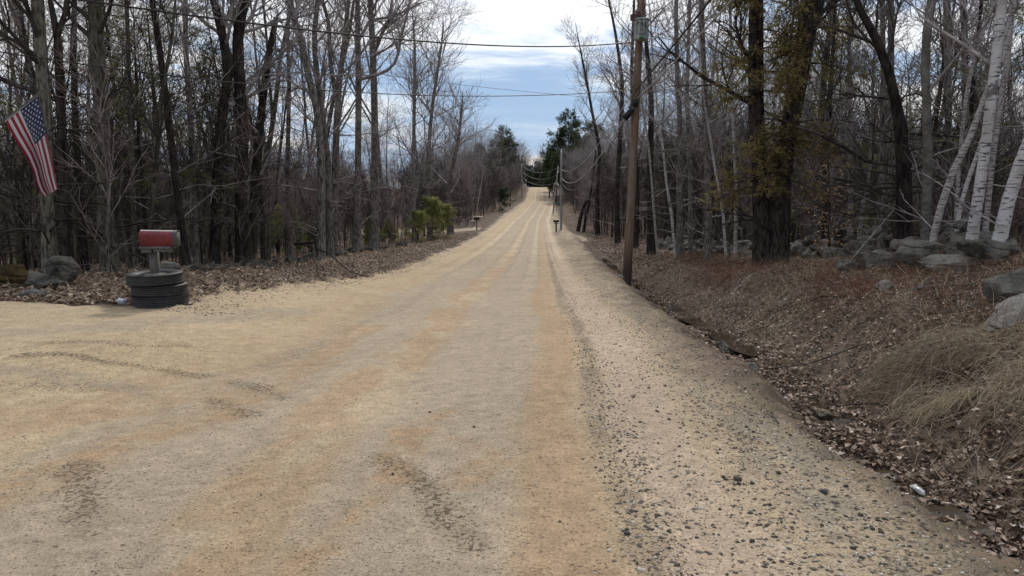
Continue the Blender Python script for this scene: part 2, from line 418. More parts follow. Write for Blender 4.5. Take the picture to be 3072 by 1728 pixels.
stroke([(900, 1728), (1060, 1560), (1180, 1440), (1230, 1290), (1330, 1240)], .14, ORA, .75, .9, 10)
stroke([(1290, 1310), (1400, 1330), (1490, 1390), (1400, 1460)], .16, ORA, .6, 1.0, 11)
stroke([(0, 1150), (150, 1160), (300, 1170)], .12, DRK*1.7, .5, .9, 12)
stroke([(-100, 1110), (200, 1135), (420, 1170)], .2, GREY*.8, .5, .9, 13)
stroke([(0, 1000), (300, 985), (600, 960), (900, 930)], .35, GREY*.92, .6, .6, 14)
stroke([(800, 1100), (1000, 1010), (1200, 930), (1300, 860)], .12, DRK*2, .35, .9, 15)
DKW = np.maximum(DKW, band(.50, .08, .7)*.30*(.4+.8*nw)*(1-sm(30, 60, Y)))
DKW = np.maximum(DKW, sm(1.0, 1.5, xx)*(.12+.2*sm(.4, .6, nf)))
DKW = np.maximum(DKW, .05*sm(.45, .65, fbm(X, Y, 1.1, 4, 66)))
col = col*(.88+.24*fbm(X, Y, .8, 4, 81))[..., None]*(.82+.36*fbm(X, Y, 14, 2, 83))[..., None]
# leaf-litter floor
LIT = lerp(np.broadcast_to(np.array([.062, .042, .032]), X.shape+(3,)), [.135, .10, .078], sm(.35, .65, fbm(X, Y, 2.5, 4, 90)))
LIT = lerp(LIT, [.15, .075, .045], sm(.46, .64, fbm(X, Y, .35, 3, 91))*.75*sm(4.5, 8, np.abs(X+1)))
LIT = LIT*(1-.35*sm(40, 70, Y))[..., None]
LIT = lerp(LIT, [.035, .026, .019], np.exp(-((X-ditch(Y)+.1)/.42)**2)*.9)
LIT = lerp(LIT, [.085, .08, .035], sm(.6, .72, fbm(X, Y, 1.2, 3, 95))*.35)
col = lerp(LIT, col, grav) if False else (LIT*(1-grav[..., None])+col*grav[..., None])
V = np.stack([X, Y, Z], -1).reshape(-1, 3); ny, nx = X.shape
i = np.arange(ny-1)[:, None]*nx+np.arange(nx-1)[None]
Fq = np.stack([i, i+1, i+nx+1, i+nx], -1)
fm = ((grav[:-1, :-1]+grav[1:, 1:]+grav[:-1, 1:]+grav[1:, :-1])/4 > .5)
# material
m, t, b = mat('ground_surface', rough=.95, spec=.12)
ca = attr(t, 'col'); ga = attr(t, 'grav')
cc = coords(t)
f1 = tex(t, 'ShaderNodeTexNoise', 75, cc, Detail=5, Roughness=.8)
f2 = tex(t, 'ShaderNodeTexVoronoi', 26, cc); f3 = tex(t, 'ShaderNodeTexVoronoi', 70, cc)
f4 = tex(t, 'ShaderNodeTexNoise', 9, cc, Detail=6, Roughness=.7)
def vmul(t, a, f):
    n = t.nodes.new('ShaderNodeVectorMath'); n.operation = 'SCALE'; t.links.new(a, n.inputs[0]); t.links.new(f, n.inputs['Scale']); return n.outputs[0]
c0 = vmul(t, ca.outputs['Color'], maprange(t, f1.outputs['Fac'], .3, .7, .48, 1.56, False))
c0 = vmul(t, c0, maprange(t, f4.outputs['Fac'], .3, .7, .86, 1.12, False))
# pale and dark chips in the packed gravel
chip = math_(t, 'MULTIPLY', maprange(t, f2.outputs['Distance'], .10, .20, 1, 0), ga.outputs['Fac'])
sepc = t.nodes.new('ShaderNodeSeparateColor'); t.links.new(f2.outputs['Color'], sepc.inputs[0])
light = math_(t, 'MULTIPLY', chip, maprange(t, sepc.outputs[0], .66, .70, 0, .5))
dark = math_(t, 'MULTIPLY', chip, maprange(t, sepc.outputs[1], .72, .74, 0, .6))
c1 = mixc(t, light, c0, (.52, .46, .37)); c1 = mixc(t, dark, c1, (.12, .105, .085))
da = attr(t, 'dk'); f5 = tex(t, 'ShaderNodeTexNoise', 42, cc, Detail=3, Roughness=.7)
gm = math_(t, 'MULTIPLY', maprange(t, math_(t, 'ADD', f5.outputs['Fac'], math_(t, 'MULTIPLY', da.outputs['Fac'], .36)), .60, .67, 0, .85), ga.outputs['Fac'])
c1 = mixc(t, gm, c1, (.085, .064, .042))
# leaf-litter speckle where the ground is not gravel
f6 = tex(t, 'ShaderNodeTexVoronoi', 17, cc); s6 = t.nodes.new('ShaderNodeSeparateColor'); t.links.new(f6.outputs['Color'], s6.inputs[0])
lf = math_(t, 'MULTIPLY', maprange(t, s6.outputs[0], .45, .95, 0, .75), math_(t, 'SUBTRACT', 1.0, ga.outputs['Fac']))
c1 = mixc(t, lf, c1, (.19, .132, .098))
t.links.new(c1, b.inputs['Base Color'])
hh = math_(t, 'ADD', math_(t, 'MULTIPLY', f1.outputs['Fac'], .6), math_(t, 'ADD', math_(t, 'MULTIPLY', f4.outputs['Fac'], 1.2), math_(t, 'MULTIPLY', chip, .9)))
bump(t, b, hh, .9, .02)
M['ground'] = m
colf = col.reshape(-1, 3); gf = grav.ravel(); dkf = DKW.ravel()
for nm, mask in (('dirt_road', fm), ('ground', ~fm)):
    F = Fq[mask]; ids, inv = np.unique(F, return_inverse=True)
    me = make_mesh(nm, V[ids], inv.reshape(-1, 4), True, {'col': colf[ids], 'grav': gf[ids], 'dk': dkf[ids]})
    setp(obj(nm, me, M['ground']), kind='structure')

def grav_at(x, y):
    e = (fbm(x, y, .9, 4, 21)-.5); L_, R_ = Ledge(y), Redge(y)
    r = sm(-.25, .35, x-L_+e*.8)*(1-sm(-.35, .5, x-R_+e*1.0))
    return np.maximum(r, np.maximum(sm(.35, .65, drivew(x, y)+e*.5), sm(.35, .65, sidedrive(x, y)+e*.3)))

# water standing in the ditch
m, t, b = mat('ditch_water', (.045, .032, .02), .06, 0, .6)
n = tex(t, 'ShaderNodeTexNoise', 9, coords(t), Detail=2); bump(t, b, n.outputs['Fac'], .12, .02); M['water'] = m
def water_strip(y0, y1, wd, lift):
    yy = np.linspace(y0, y1, 40); mb = MB(); c = ditch(yy)+.05*np.sin(yy*2.1)
    z = H(ditch(yy), yy); z = np.convolve(np.pad(z, 4, mode='edge'), np.ones(9)/9, 'valid')+lift
    ww = wd*np.sqrt(np.clip(np.minimum((yy-y0), (y1-yy))*2.2, 0.02, 1))
    Vv = np.concatenate([np.stack([c-ww, yy, z], 1), np.stack([c+ww, yy, z], 1)]); k = len(yy); a = np.arange(k-1)
    me = make_mesh('ditch_water', Vv, np.stack([a, a+k, a+k+1, a+1], 1), True)
    return setp(obj('ditch_water', me, M['water']), kind='structure')
water_strip(3.7, 5.4, .11, .022); water_strip(6.0, 7.5, .10, .022); water_strip(9.6, 20, .2, .075); water_strip(23, 40, .14, .06)

# ------------------------------------------------------------------ tree generators
def nrm(v): return v/(np.linalg.norm(v, axis=-1, keepdims=True)+1e-9)
def sample_path(Pp, t):
    n = Pp.shape[1]; f = np.clip(t, 0, .9999)*(n-1); i = f.astype(int); u = (f-i)[:, None]
    m = np.arange(len(Pp)); a = Pp[m, i]; b = Pp[m, i+1]
    return a+(b-a)*u, nrm(b-a)
def spawn(rng, Pp, Rp, k, t0, t1, ang, length, lenvar, rr, n, up, wander, rmin, tip=.35, rmax=9, shrink=.6, tpow=1.0):
    m = len(Pp); idx = np.repeat(np.arange(m), k); mm = len(idx)
    t_ = t0+(t1-t0)*rng.random(mm)**tpow
    pos, tan = sample_path(Pp[idx], t_)
    rad = Rp[idx, 0]+(Rp[idx, -1]-Rp[idx, 0])*t_
    nn_ = Rp.shape[1]; f = np.clip(t_, 0, .999)*(nn_-1); ii = f.astype(int)
    rad = Rp[idx, ii]
    a = np.radians(rng.uniform(*ang, mm)); az = rng.random(mm)*2*PI
    ref = nrm(rng.normal(size=(mm, 3))); A = nrm(np.cross(tan, ref))
    d = nrm(tan*np.cos(a)[:, None]+A*np.sin(a)[:, None])
    if callable(length): ln = length(t_, idx)
    else: ln = length*np.ones(mm)
    ln = ln*(1-shrink*t_)*rng.uniform(1-lenvar, 1+lenvar, mm)
    out = np.zeros((mm, n, 3)); out[:, 0] = pos; dd = d.copy(); st = (ln/(n-1))[:, None]
    for j in range(1, n):
        dd = nrm(dd+rng.normal(size=(mm, 3))*wander+np.array([0, 0, up/(n-1)]))
        out[:, j] = out[:, j-1]+dd*st
    r0 = np.clip(rad*rr*rng.uniform(.7, 1.1, mm), rmin, rmax)
    s_ = np.linspace(1, tip, n)[None]; R = np.maximum(r0[:, None]*s_, rmin*.6)
    return out, R
def trunkpath(rng, Ht, r0, lean=.03, wander=.05, n=14, rt=.03):
    Pp = np.zeros((1, n, 3)); d = np.array([rng.normal()*lean, rng.normal()*lean, 1.])
    for j in range(1, n):
        d = nrm(d+np.append(rng.normal(size=2)*wander, 0)*1.0+np.array([0, 0, .05])); Pp[0, j] = Pp[0, j-1]+d*Ht/(n-1)
    tt = np.linspace(0, 1, n); R = r0*(1-tt)**.75+rt*.4; R[0] *= 1.35; R[1] *= 1.05
    Pp[0, 0, 2] -= .25
    return Pp, R[None]
def bare_tree(seed, Ht, r0, cs=.3, k1=24, L1=None, ang=(30, 60), forks=0, k2=6, k3=5, k4=0, wander=.05, dead=6, lean=.03, rmin=.006):
    rng = np.random.default_rng(seed)
    Pt, Rt_ = trunkpath(rng, Ht, r0, lean, wander)
    stems = [(Pt, Rt_)]
    if forks:
        Pf, Rf = spawn(rng, Pt, Rt_, forks, .22, .5, (14, 26), Ht*.75, .1, .72, 14, .35, .05, .02, .15, shrink=.5)
        stems.append((Pf, Rf))
    tm = MB(); SP = np.concatenate([s_[0] for s_ in stems]); SR = np.concatenate([s_[1] for s_ in stems])
    tm.tubes(SP, SR, 9)
    cm = crown(rng, SP, SR, cs, k1, L1 or Ht*.30, ang, k2, k3, k4, dead, rmin)
    return tm, cm
def crown(rng, SP, SR, cs, k1, L1, ang, k2, k3, k4, dead, rmin=.006, t1=.98, rmax=.09):
    cm = MB()
    P1, R1 = spawn(rng, SP, SR, k1, cs, t1, ang, L1, .45, .42, 7, .35, .10, .012, .25, rmax=rmax, shrink=.55, tpow=.8)
    P1, R1 = P1, R1
    cm.tubes(P1, R1, 5)
    if dead:
        Pd, Rd = spawn(rng, SP, SR, dead, .06, max(cs, .25), (55, 100), L1*.55, .5, .2, 5, .0, .14, .007, .3, rmax=.025, shrink=0)
        cm.tubes(Pd, Rd, 4)
        Pe, Re = spawn(rng, Pd, Rd, 4, .2, 1, (25, 60), L1*.2, .4, .6, 3, .05, .12, rmin, .4); cm.tubes(Pe, Re, 3)
    P2, R2 = spawn(rng, P1, R1, k2, .18, 1, (25, 55), L1*.46, .4, .6, 5, .3, .12, .008, .35, shrink=.35); cm.tubes(P2, R2, 4)
    P3, R3 = spawn(rng, P2, R2, k3, .15, 1, (22, 50), L1*.24, .4, .65, 4, .15, .13, rmin, .45, shrink=.3); cm.tubes(P3, R3, 3)
    if k4:
        P4, R4 = spawn(rng, P3, R3, k4, .2, 1, (20, 50), L1*.12, .4, .8, 3, .1, .12, rmin*.8, .6, shrink=.2); cm.tubes(P4, R4, 3)
    return cm
def cards(rng, pos, dirs, size, aspect=4.0, flat=.5):
    if aspect > 3: pos = np.concatenate([pos, pos+rng.normal(size=pos.shape)*size*.35]); dirs = np.concatenate([dirs, dirs])
    """small needle sprays: one folded quad (2 tris) each"""
    m = len(pos); s_ = size*rng.uniform(.6, 1.4, m)[:, None]
    d = nrm(dirs+rng.normal(size=(m, 3))*.55)
    up = nrm(rng.normal(size=(m, 3))*(1-flat)+np.array([0, 0, flat]))
    a = nrm(np.cross(d, up))
    p0 = pos-a*s_*.5/aspect; p1 = pos+a*s_*.5/aspect; p2 = pos+d*s_+a*s_*.25/aspect+up*s_*.12; p3 = pos+d*s_*.9-a*s_*.25/aspect-up*s_*.1
    Vv = np.stack([p0, p1, p2, p3], 1).reshape(-1, 3)
    Q = np.arange(m)[:, None]*4+np.array([0, 1, 2, 3])
    return Vv, Q
def conifer(seed, Ht, r0, z0, Lb, k1, k2, kp, size, droop=-.25, shape=1.0, frac=1.0, ang=(70, 95), k3=3, minfol=0.25, topflat=.0, lean=.02):
    rng = np.random.default_rng(seed)
    Pt, Rt_ = trunkpath(rng, Ht, r0, lean, .012); tm = MB(); tm.tubes(Pt, Rt_, 10)
    bm_, fm_ = MB(), MB()
    clump = lambda t_, i_: Lb*((1-t_)**shape*(1-topflat)+topflat+.06)*(.45+.8*(np.sin(t_*61+seed)*.5+.5))
    P1, R1 = spawn(rng, Pt, Rt_, k1, z0, .99, ang, clump, .3, .3, 8, droop, .05, .008, .2, rmax=.06, shrink=0, tpow=.9)
    bm_.tubes(P1, R1, 5)
    P2, R2 = spawn(rng, P1, R1, k2, minfol, 1, (35, 65), Lb*.33, .4, .5, 5, -.08, .07, .004, .3, shrink=.5); bm_.tubes(P2, R2, 3)
    if frac < 1:
        keep = rng.random(len(P2)) < frac*1.0; P2, R2 = P2[keep], R2[keep]
    P3, R3 = spawn(rng, P2, R2, k3, .1, 1, (30, 60), Lb*.13, .4, .6, 3, -.05, .08, .003, .5, shrink=.3); bm_.tubes(P3, R3, 3)
    allp = []; alld = []
    for Pq, c in ((P2, kp), (P3, kp)):
        idx = np.repeat(np.arange(len(Pq)), c); pos, tan = sample_path(Pq[idx], rng.random(len(idx))); allp.append(pos); alld.append(tan)
    pos = np.concatenate(allp); tan = np.concatenate(alld)
    pos = pos+rng.normal(size=pos.shape)*size*.3
    Vv, Q = cards(rng, pos, tan, size)
    cl = vn(pos[:, 0]*1.3+pos[:, 2], pos[:, 1]*1.3-pos[:, 2]*.7, seed)
    fm_.add(Vv, Q, a=np.repeat(np.clip(np.tile(cl, 2)*.7+rng.random(2*len(pos))*.4-.05, 0, 1), 4))
    return tm, bm_, fm_

def place(root, me_list, names, mats):
    for me, nm, mt in zip(me_list, names, mats): obj(nm, me, mt, root)

# --------------------------------------------- named trees traced from their own place, at true distance
def stem(pts, d, grow=5.0, dl=0.0):
    """pts: (px,py,widthpx) from the base up; returns path and radius in world space, base dropped to the ground"""
    W = []; R = []
    for k, (px, py, wd) in enumerate(pts):
        W.append(P(px, py, d+dl*k)); R.append(wd*d/FPX/2*1.02)
    W = np.array(W); R = np.array(R)
    g = Hs(W[0, 0], W[0, 1]); W[0, 2] = g-.15
    if W[1, 2] < g+.2: W[1, 2] = g+.4
    if grow > 0:
        v = nrm(W[-1]-W[-2]); cur = W[-1].copy(); r = R[-1]; n = max(3, int(grow/1.1)); ex = []; er = []
        for j in range(n):
            v = nrm(v+np.array([0, 0, .18])+RNG.normal(size=3)*.05); cur = cur+v*grow/n; r = R[-1]*(1-(j+1)/n)**.8+.012; ex.append(cur.copy()); er.append(r)
        W = np.concatenate([W, ex]); R = np.concatenate([R, er])
    return W, R
def resample(W, R, n=18):
    s_ = np.concatenate([[0], np.cumsum(np.linalg.norm(np.diff(W, axis=0), axis=1))]); q = np.linspace(0, s_[-1], 64)
    Wd = np.stack([np.interp(q, s_, W[:, k]) for k in range(3)], 1); Rd = np.interp(q, s_, R)
    ker = np.ones(5)/5
    Wp = np.pad(Wd, ((2, 2), (0, 0)), mode='edge'); Ws = np.stack([np.convolve(Wp[:, k], ker, 'valid') for k in range(3)], 1); Ws[0] = Wd[0]; Ws[-1] = Wd[-1]
    jj = np.linspace(0, 63, n).round().astype(int); Wn, Rn = Ws[jj], Rd[jj]
    return Wn, Rn
def traced_tree(name, stems, d, label, cat='tree', barkm='bark_grey', twigm='twig', grow=6, cs=.3, k1=16, L1=3.0, k2=6, k3=5, dead=6, ang=(30, 65), seed=0, flare=1.35, group=None, rmin=.005, k4=0, extra=None, knots=0):
    rng = np.random.default_rng(seed+1000)
    SP, SR = [], []
    for s_ in stems:
        g = grow
        if isinstance(s_, tuple): s_, g = s_
        if barkm.startswith('birch'): s_ = [(a_, b2_, c_*.80) for a_, b2_, c_ in s_]
        W, R = stem(s_, d, g) if not (len(SP) and s_[0][1] < 600) else limb(s_, d, g)
        a, b_ = resample(W, R); SP.append(a); SR.append(b_)
    SR[0][0] *= flare; SR[0][1] *= 1+(flare-1)*.25
    SP = np.array(SP); SR = np.array(SR); base = SP[0, 0].copy(); base[2] += .15
    root = empty(name, base, label, cat, group)
    tm = MB(); tm.tubes(SP-base, SR, 12, cap=True); obj('trunk', tm.mesh('trunk', True), M[barkm], root)
    cm = crown(rng, SP-base, SR, cs, k1, L1, ang, k2, k3, k4, dead, rmin, t1=.97)
    if extra:
        for pts in extra:
            W = np.array([P(px, py, d+dy) for px, py, wd, dy in pts]); R = np.array([wd*d/FPX/2 for *_, wd, dy in pts]); a, b_ = resample(W-base, R, 12)
            cm.tubes(a, b_, 7)
            P2, R2 = spawn(rng, a[None], b_[None], 12, .2, 1, (30, 65), L1*.45, .4, .5, 5, .3, .1, .008, .3, shrink=.2); cm.tubes(P2, R2, 4)
            P3, R3 = spawn(rng, P2, R2, 5, .2, 1, (25, 55), L1*.22, .4, .6, 4, .2, .1, rmin, .4, shrink=.2); cm.tubes(P3, R3, 3)
    obj('crown', cm.mesh('crown', True), M[twigm], root)
    return root, SP, SR
def limb(s_, d, g):
    W = np.array([P(px, py, d) for px, py, wd in s_]); R = np.array([wd*d/FPX/2 for *_, wd in s_])
    if g > 0:
        v = nrm(W[-1]-W[-2]); cur = W[-1].copy(); ex, er = [], []
        for j in range(5):
            v = nrm(v+np.array([0, 0, .25])); cur = cur+v*g/5; ex.append(cur.copy()); er.append(R[-1]*(1-(j+1)/5)+.012)
        W = np.concatenate([W, ex]); R = np.concatenate([R, er])
    return W, R

T = traced_tree
T('bare_tree', [[(150, 790, 42), (140, 600, 37), (135, 350, 35), (118, 100, 34), (112, 0, 34)]], 13, 'thick mossy grey trunk right behind the hanging flag', barkm='bark_mossy', seed=1, dead=10, cs=.28, twigm='twig_dark', k1=20)
T('bare_tree', [[(205, 790, 28), (190, 500, 26), (178, 200, 24), (174, 90, 20), (150, 0, 12)], ([(176, 100, 16), (195, 50, 14), (200, 0, 12)], 5)], 13.6, 'dark forked trunk just right of the flag, splitting high up', barkm='bark_dark', seed=2, twigm='twig_dark', dead=8)
T('bare_tree', [[(330, 800, 50), (315, 600, 42), (305, 330, 42), (290, 130, 39), (285, 0, 38)]], 14.6, 'broad mossy trunk standing left of the red mailbox', barkm='bark_mossy', seed=3, twigm='twig_dark', dead=12, k1=20)
T('bare_tree', [[(405, 790, 14), (392, 400, 14), (385, 150, 12), (380, 0, 11)]], 17, 'slim upright trunk rising just behind the left end of the red mailbox', barkm='bark_mossy', seed=4, grow=5)
T('bare_tree', [[(560, 800, 24), (535, 600, 22), (510, 400, 20), (480, 150, 18), (455, 0, 16)]], 17, 'dark trunk right of the red mailbox, leaning to the left', barkm='bark_dark', seed=5)
T('bare_tree', [[(590, 780, 18), (575, 400, 17), (556, 150, 14), (557, 0, 12)]], 20, 'straight grey trunk close right of the left-leaning dark trunk', seed=6)
T('bare_tree', [[(735, 790, 46), (722, 600, 38), (728, 400, 34), (715, 200, 32), (712, 80, 30), (735, 0, 32)]], 20.6, 'stout black-based trunk, biggest on the left roadside bank', barkm='bark_dark', seed=7, k1=22, L1=3.6)
T('bare_tree', [[(640, 780, 30), (650, 560, 28), (665, 330, 28), (692, 230, 28), (668, 100, 26), (640, 0, 22)]], 20.2, 'bent trunk that sweeps in against the stout black-based trunk', barkm='bark_dark', seed=8)
T('broken_snag', [([(745, 780, 27), (770, 500, 25), (785, 330, 22), (800, 200, 20), (815, 120, 18), (829, 52, 14)], 0)], 21.2, 'dead snag with a snapped-off top and a crooked side limb', barkm='bark_dark', seed=9, k1=7, L1=1.4, k2=3, k3=3, dead=4,
  extra=[[(812, 142, 12, 0), (840, 153, 11, 0), (872, 146, 10, 0), (890, 115, 9, 0), (884, 55, 7, 0), (900, 0, 5, 0)]])
T('bare_tree', [[(962, 790, 24), (965, 500, 23), (960, 400, 22), (945, 290, 20), (920, 215, 20), (905, 120, 19), (890, 80, 18), (866, 0, 16)]], 24, 'crooked trunk leaning left, with a knotted bend high above the bank', seed=10, k1=22, L1=3.4)
T('bare_tree', [[(990, 780, 22), (985, 500, 20), (975, 400, 18), (965, 330, 17), (945, 180, 16), (942, 60, 15), (955, 0, 14)]], 25, 'slender trunk crossing close behind the crooked leaning one', seed=11, k1=22)
T('bare_tree', [[(1000, 780, 22), (1008, 420, 20), (1015, 270, 17), (1030, 150, 14), (1046, 0, 11)], ([(1010, 300, 15), (992, 200, 13), (987, 70, 12), (975, 30, 9)], 5)], 27, 'forked grey tree with a wide open crown over the left bank', seed=12, k1=22, L1=3.8)
T('bare_tree', [[(1072, 780, 22), (1075, 400, 19), (1076, 250, 18), (1073, 120, 16), (1072, 0, 13)]], 30, 'straight trunk with one long limb curving up over the roadside', seed=13, k1=20, L1=3.5,
  extra=[[(1080, 238, 11, 0), (1130, 225, 10, 0), (1175, 205, 9, 0), (1192, 175, 9, 0), (1204, 110, 8, 0), (1222, 40, 6, 0), (1236, -20, 5, 0)]])
T('bare_tree', [[(1122, 775, 26), (1124, 500, 21), (1124, 330, 20), (1120, 200, 19), (1115, 70, 17), (1110, 0, 15)]], 33, 'stout straight trunk, rightmost big one on the left bank', seed=14, k1=26, L1=4.0, cs=.35,
  extra=[[(1122, 160, 12, 0), (1150, 90, 11, -1), (1172, 50, 10, -2), (1176, 0, 8, -2), (1180, -60, 6, -2)], [(1076, 120, 10, 0), (1110, 60, 9, 1), (1180, 50, 8, 1), (1260, 10, 6, 1)]])
T('bare_tree', [[(868, 785, 14), (862, 500, 13), (868, 250, 12), (862, 100, 10), (868, 0, 9)]], 27, 'thin straight sapling trunk left of the knotted leaning tree', seed=15)
T('bare_tree', [[(1242, 745, 13), (1240, 500, 11), (1243, 300, 10), (1245, 160, 8)]], 46, 'tall thin tree with twiggy open crown against the sky left of the road', seed=16, grow=3, k1=26, L1=4.2, cs=.3, rmin=.008)
T('bare_tree', [[(1290, 735, 14), (1282, 500, 12), (1295, 330, 10), (1310, 230, 9), (1325, 130, 6)]], 52, 'spreading bare tree whose crown tips fan out into the sky over the left roadside', seed=17, grow=2, k1=28, L1=4.8, cs=.3, rmin=.009)
T('bare_tree', [[(1352, 720, 20), (1345, 560, 13), (1375, 420, 10), (1385, 330, 6)]], 64, 'low bare tree beside the far driveway mouth on the left', seed=18, grow=1.5, k1=24, L1=4.2, cs=.25, rmin=.01)
T('sapling', [([(1431, 668, 3), (1430, 630, 3), (1440, 575, 2.6), (1449, 520, 2)], .4)], 74, 'thin pale bowed sapling above the far left mailbox', barkm='birch_old', seed=19, k1=5, L1=.5, k2=2, k3=2, dead=0)
# right side
big, BP, BR = T('hemlock_tree', [[(2290, 790, 58), (2282, 600, 46), (2272, 420, 44), (2267, 300, 44), (2268, 100, 42), (2268, 0, 40)], [(2325, 800, 84), (2337, 650, 64), (2345, 520, 56), (2365, 400, 50), (2385, 300, 52), (2410, 150, 52), (2432, 0, 56)]], 20, 'huge twin-stemmed black trunk at the stone wall, behind olive hemlock boughs', barkm='bark_dark', twigm='twig_dark', seed=20, k1=14, L1=3.2, dead=8, flare=1.15)
T('dead_conifer', [[(2712, 730, 52), (2712, 600, 43), (2712, 500, 41), (2708, 400, 36), (2690, 320, 28), (2668, 220, 26), (2650, 150, 24), (2600, 70, 20), (2565, 0, 18)]], 16.5, 'black-barked conifer with long bare sideways limbs and a bent top', barkm='bark_dark', twigm='twig_dark', seed=21, k1=14, L1=2.4, dead=16,
  extra=[[(2710, 500, 12, 0), (2600, 485, 11, 0), (2530, 440, 10, -.5), (2450, 400, 9, -1), (2390, 380, 7, -1)], [(2700, 560, 11, 0), (2630, 565, 9, 0), (2560, 545, 8, -.6), (2500, 535, 6, -1)], [(2712, 590, 9, 0), (2620, 578, 6, .3), (2560, 560, 5, .6)],
         [(2710, 640, 8, 0), (2650, 640, 6, .3), (2550, 645, 5, .8), (2460, 620, 4, 1)], [(2715, 400, 9, 0), (2800, 405, 7, .5), (2900, 412, 5, 1), (2990, 420, 4, 1)], [(2708, 300, 8, 0), (2600, 290, 6, .5), (2520, 280, 5, 1)], [(2655, 160, 9, 0), (2620, 130, 8, 0), (2480, 75, 7, .5), (2440, 90, 5, 1)]])
T('bare_tree', [[(2785, 735, 30), (2777, 650, 26), (2785, 500, 26), (2780, 300, 22), (2772, 150, 22), (2796, 0, 24)]], 15.2, 'smooth grey trunk with a slight bow left of the white birches', barkm='bark_smooth', seed=22)
T('bare_tree', [[(2852, 730, 22), (2845, 400, 19), (2842, 150, 18), (2840, 0, 18)]], 18, 'plain brown-grey trunk standing behind the leftmost leaning birch', seed=23)
T('birch_tree', [[(2790, 722, 24), (2815, 640, 24), (2850, 540, 26), (2865, 490, 24), (2900, 440, 22), (2928, 370, 20), (2955, 290, 18), (2985, 200, 15), (3020, 100, 11)]], 13.6, 'leaning white birch with a dark-blotched elbow, leftmost of the thick birches', barkm='birch_old', seed=24, k1=8, L1=2, flare=1.1, dead=3)
T('birch_tree', [[(2912, 690, 40), (2940, 560, 36), (2962, 400, 34), (2982, 230, 32), (2998, 80, 32), (3006, 0, 28)]], 12.6, 'tallest bright white birch rising behind the dark boulder', barkm='birch', seed=25, k1=10, L1=2.2, flare=1.1, dead=4)
T('birch_tree', [[(2862, 722, 14), (2880, 620, 14), (2910, 520, 14), (2945, 430, 12), (2962, 350, 10)]], 13.9, 'thin cream birch leaning between the two thick white birches', barkm='birch', seed=26, grow=4, k1=8, L1=1.5, dead=3, flare=1.1)
T('birch_tree', [[(2990, 695, 48), (3030, 580, 43), (3062, 480, 39), (3110, 360, 34), (3150, 280, 30), (3200, 150, 28)]], 12.0, 'thick white birch leaning out of the right edge of the picture', barkm='birch', seed=27, k1=8, L1=2, dead=4, flare=1.15)
T('birch_tree', [[(2868, 725, 13), (2872, 560, 13), (2890, 350, 13), (2905, 240, 13), (2935, 130, 12), (2962, 60, 10), (2990, 0, 9)]], 15.4, 'slim pale birch seen behind, left of the tallest birch', barkm='birch_old', seed=28, k1=8, L1=1.8)
T('birch_tree', [[(2955, 705, 18), (2975, 500, 18), (3000, 310, 19), (3028, 150, 18), (3038, 0, 16)]], 15.0, 'pale birch rising just right of the tallest birch', barkm='birch_old', seed=29, k1=8, L1=2)
T('birch_tree', [[(2552, 735, 17), (2552, 450, 16), (2550, 200, 14), (2545, 0, 13)]], 24, 'upright pale birch half hidden behind the bare conifer limbs', barkm='birch_old', seed=30)
T('birch_tree', [[(2572, 725, 13), (2590, 610, 13), (2612, 500, 12), (2618, 350, 10)]], 23, 'short leaning pale birch next to the upright one', barkm='birch_old', seed=31, grow=3)
T('birch_tree', [[(2028, 735, 10), (2015, 640, 10), (2000, 560, 9), (1990, 450, 8), (1975, 350, 7), (1960, 200, 6)]], 31, 'thin white birch leaning left, first one right of the near utility pole', barkm='birch', seed=32, grow=3, k1=12, L1=2, rmin=.007, flare=1)
T('birch_tree', [[(1975, 738, 9), (1962, 640, 9), (1955, 540, 8), (1945, 430, 7), (1925, 300, 6)]], 34, 'spindly white birch close beside the near utility pole', barkm='birch_old', seed=33, grow=3, k1=12, L1=2, rmin=.007, flare=1)
T('birch_tree', [[(2182, 722, 11), (2168, 620, 10), (2150, 540, 10), (2140, 470, 9), (2120, 350, 7), (2105, 250, 6)]], 27.5, 'white birch leaning left beyond the round wall stones', barkm='birch', seed=34, grow=3, k1=12, L1=2, flare=1)
T('birch_tree', [[(2208, 722, 13), (2209, 580, 13), (2203, 450, 12), (2195, 250, 11), (2190, 0, 10)]], 26, 'straight white birch left of the huge twin trunk', barkm='birch_old', seed=35, grow=4, k1=12, L1=2)
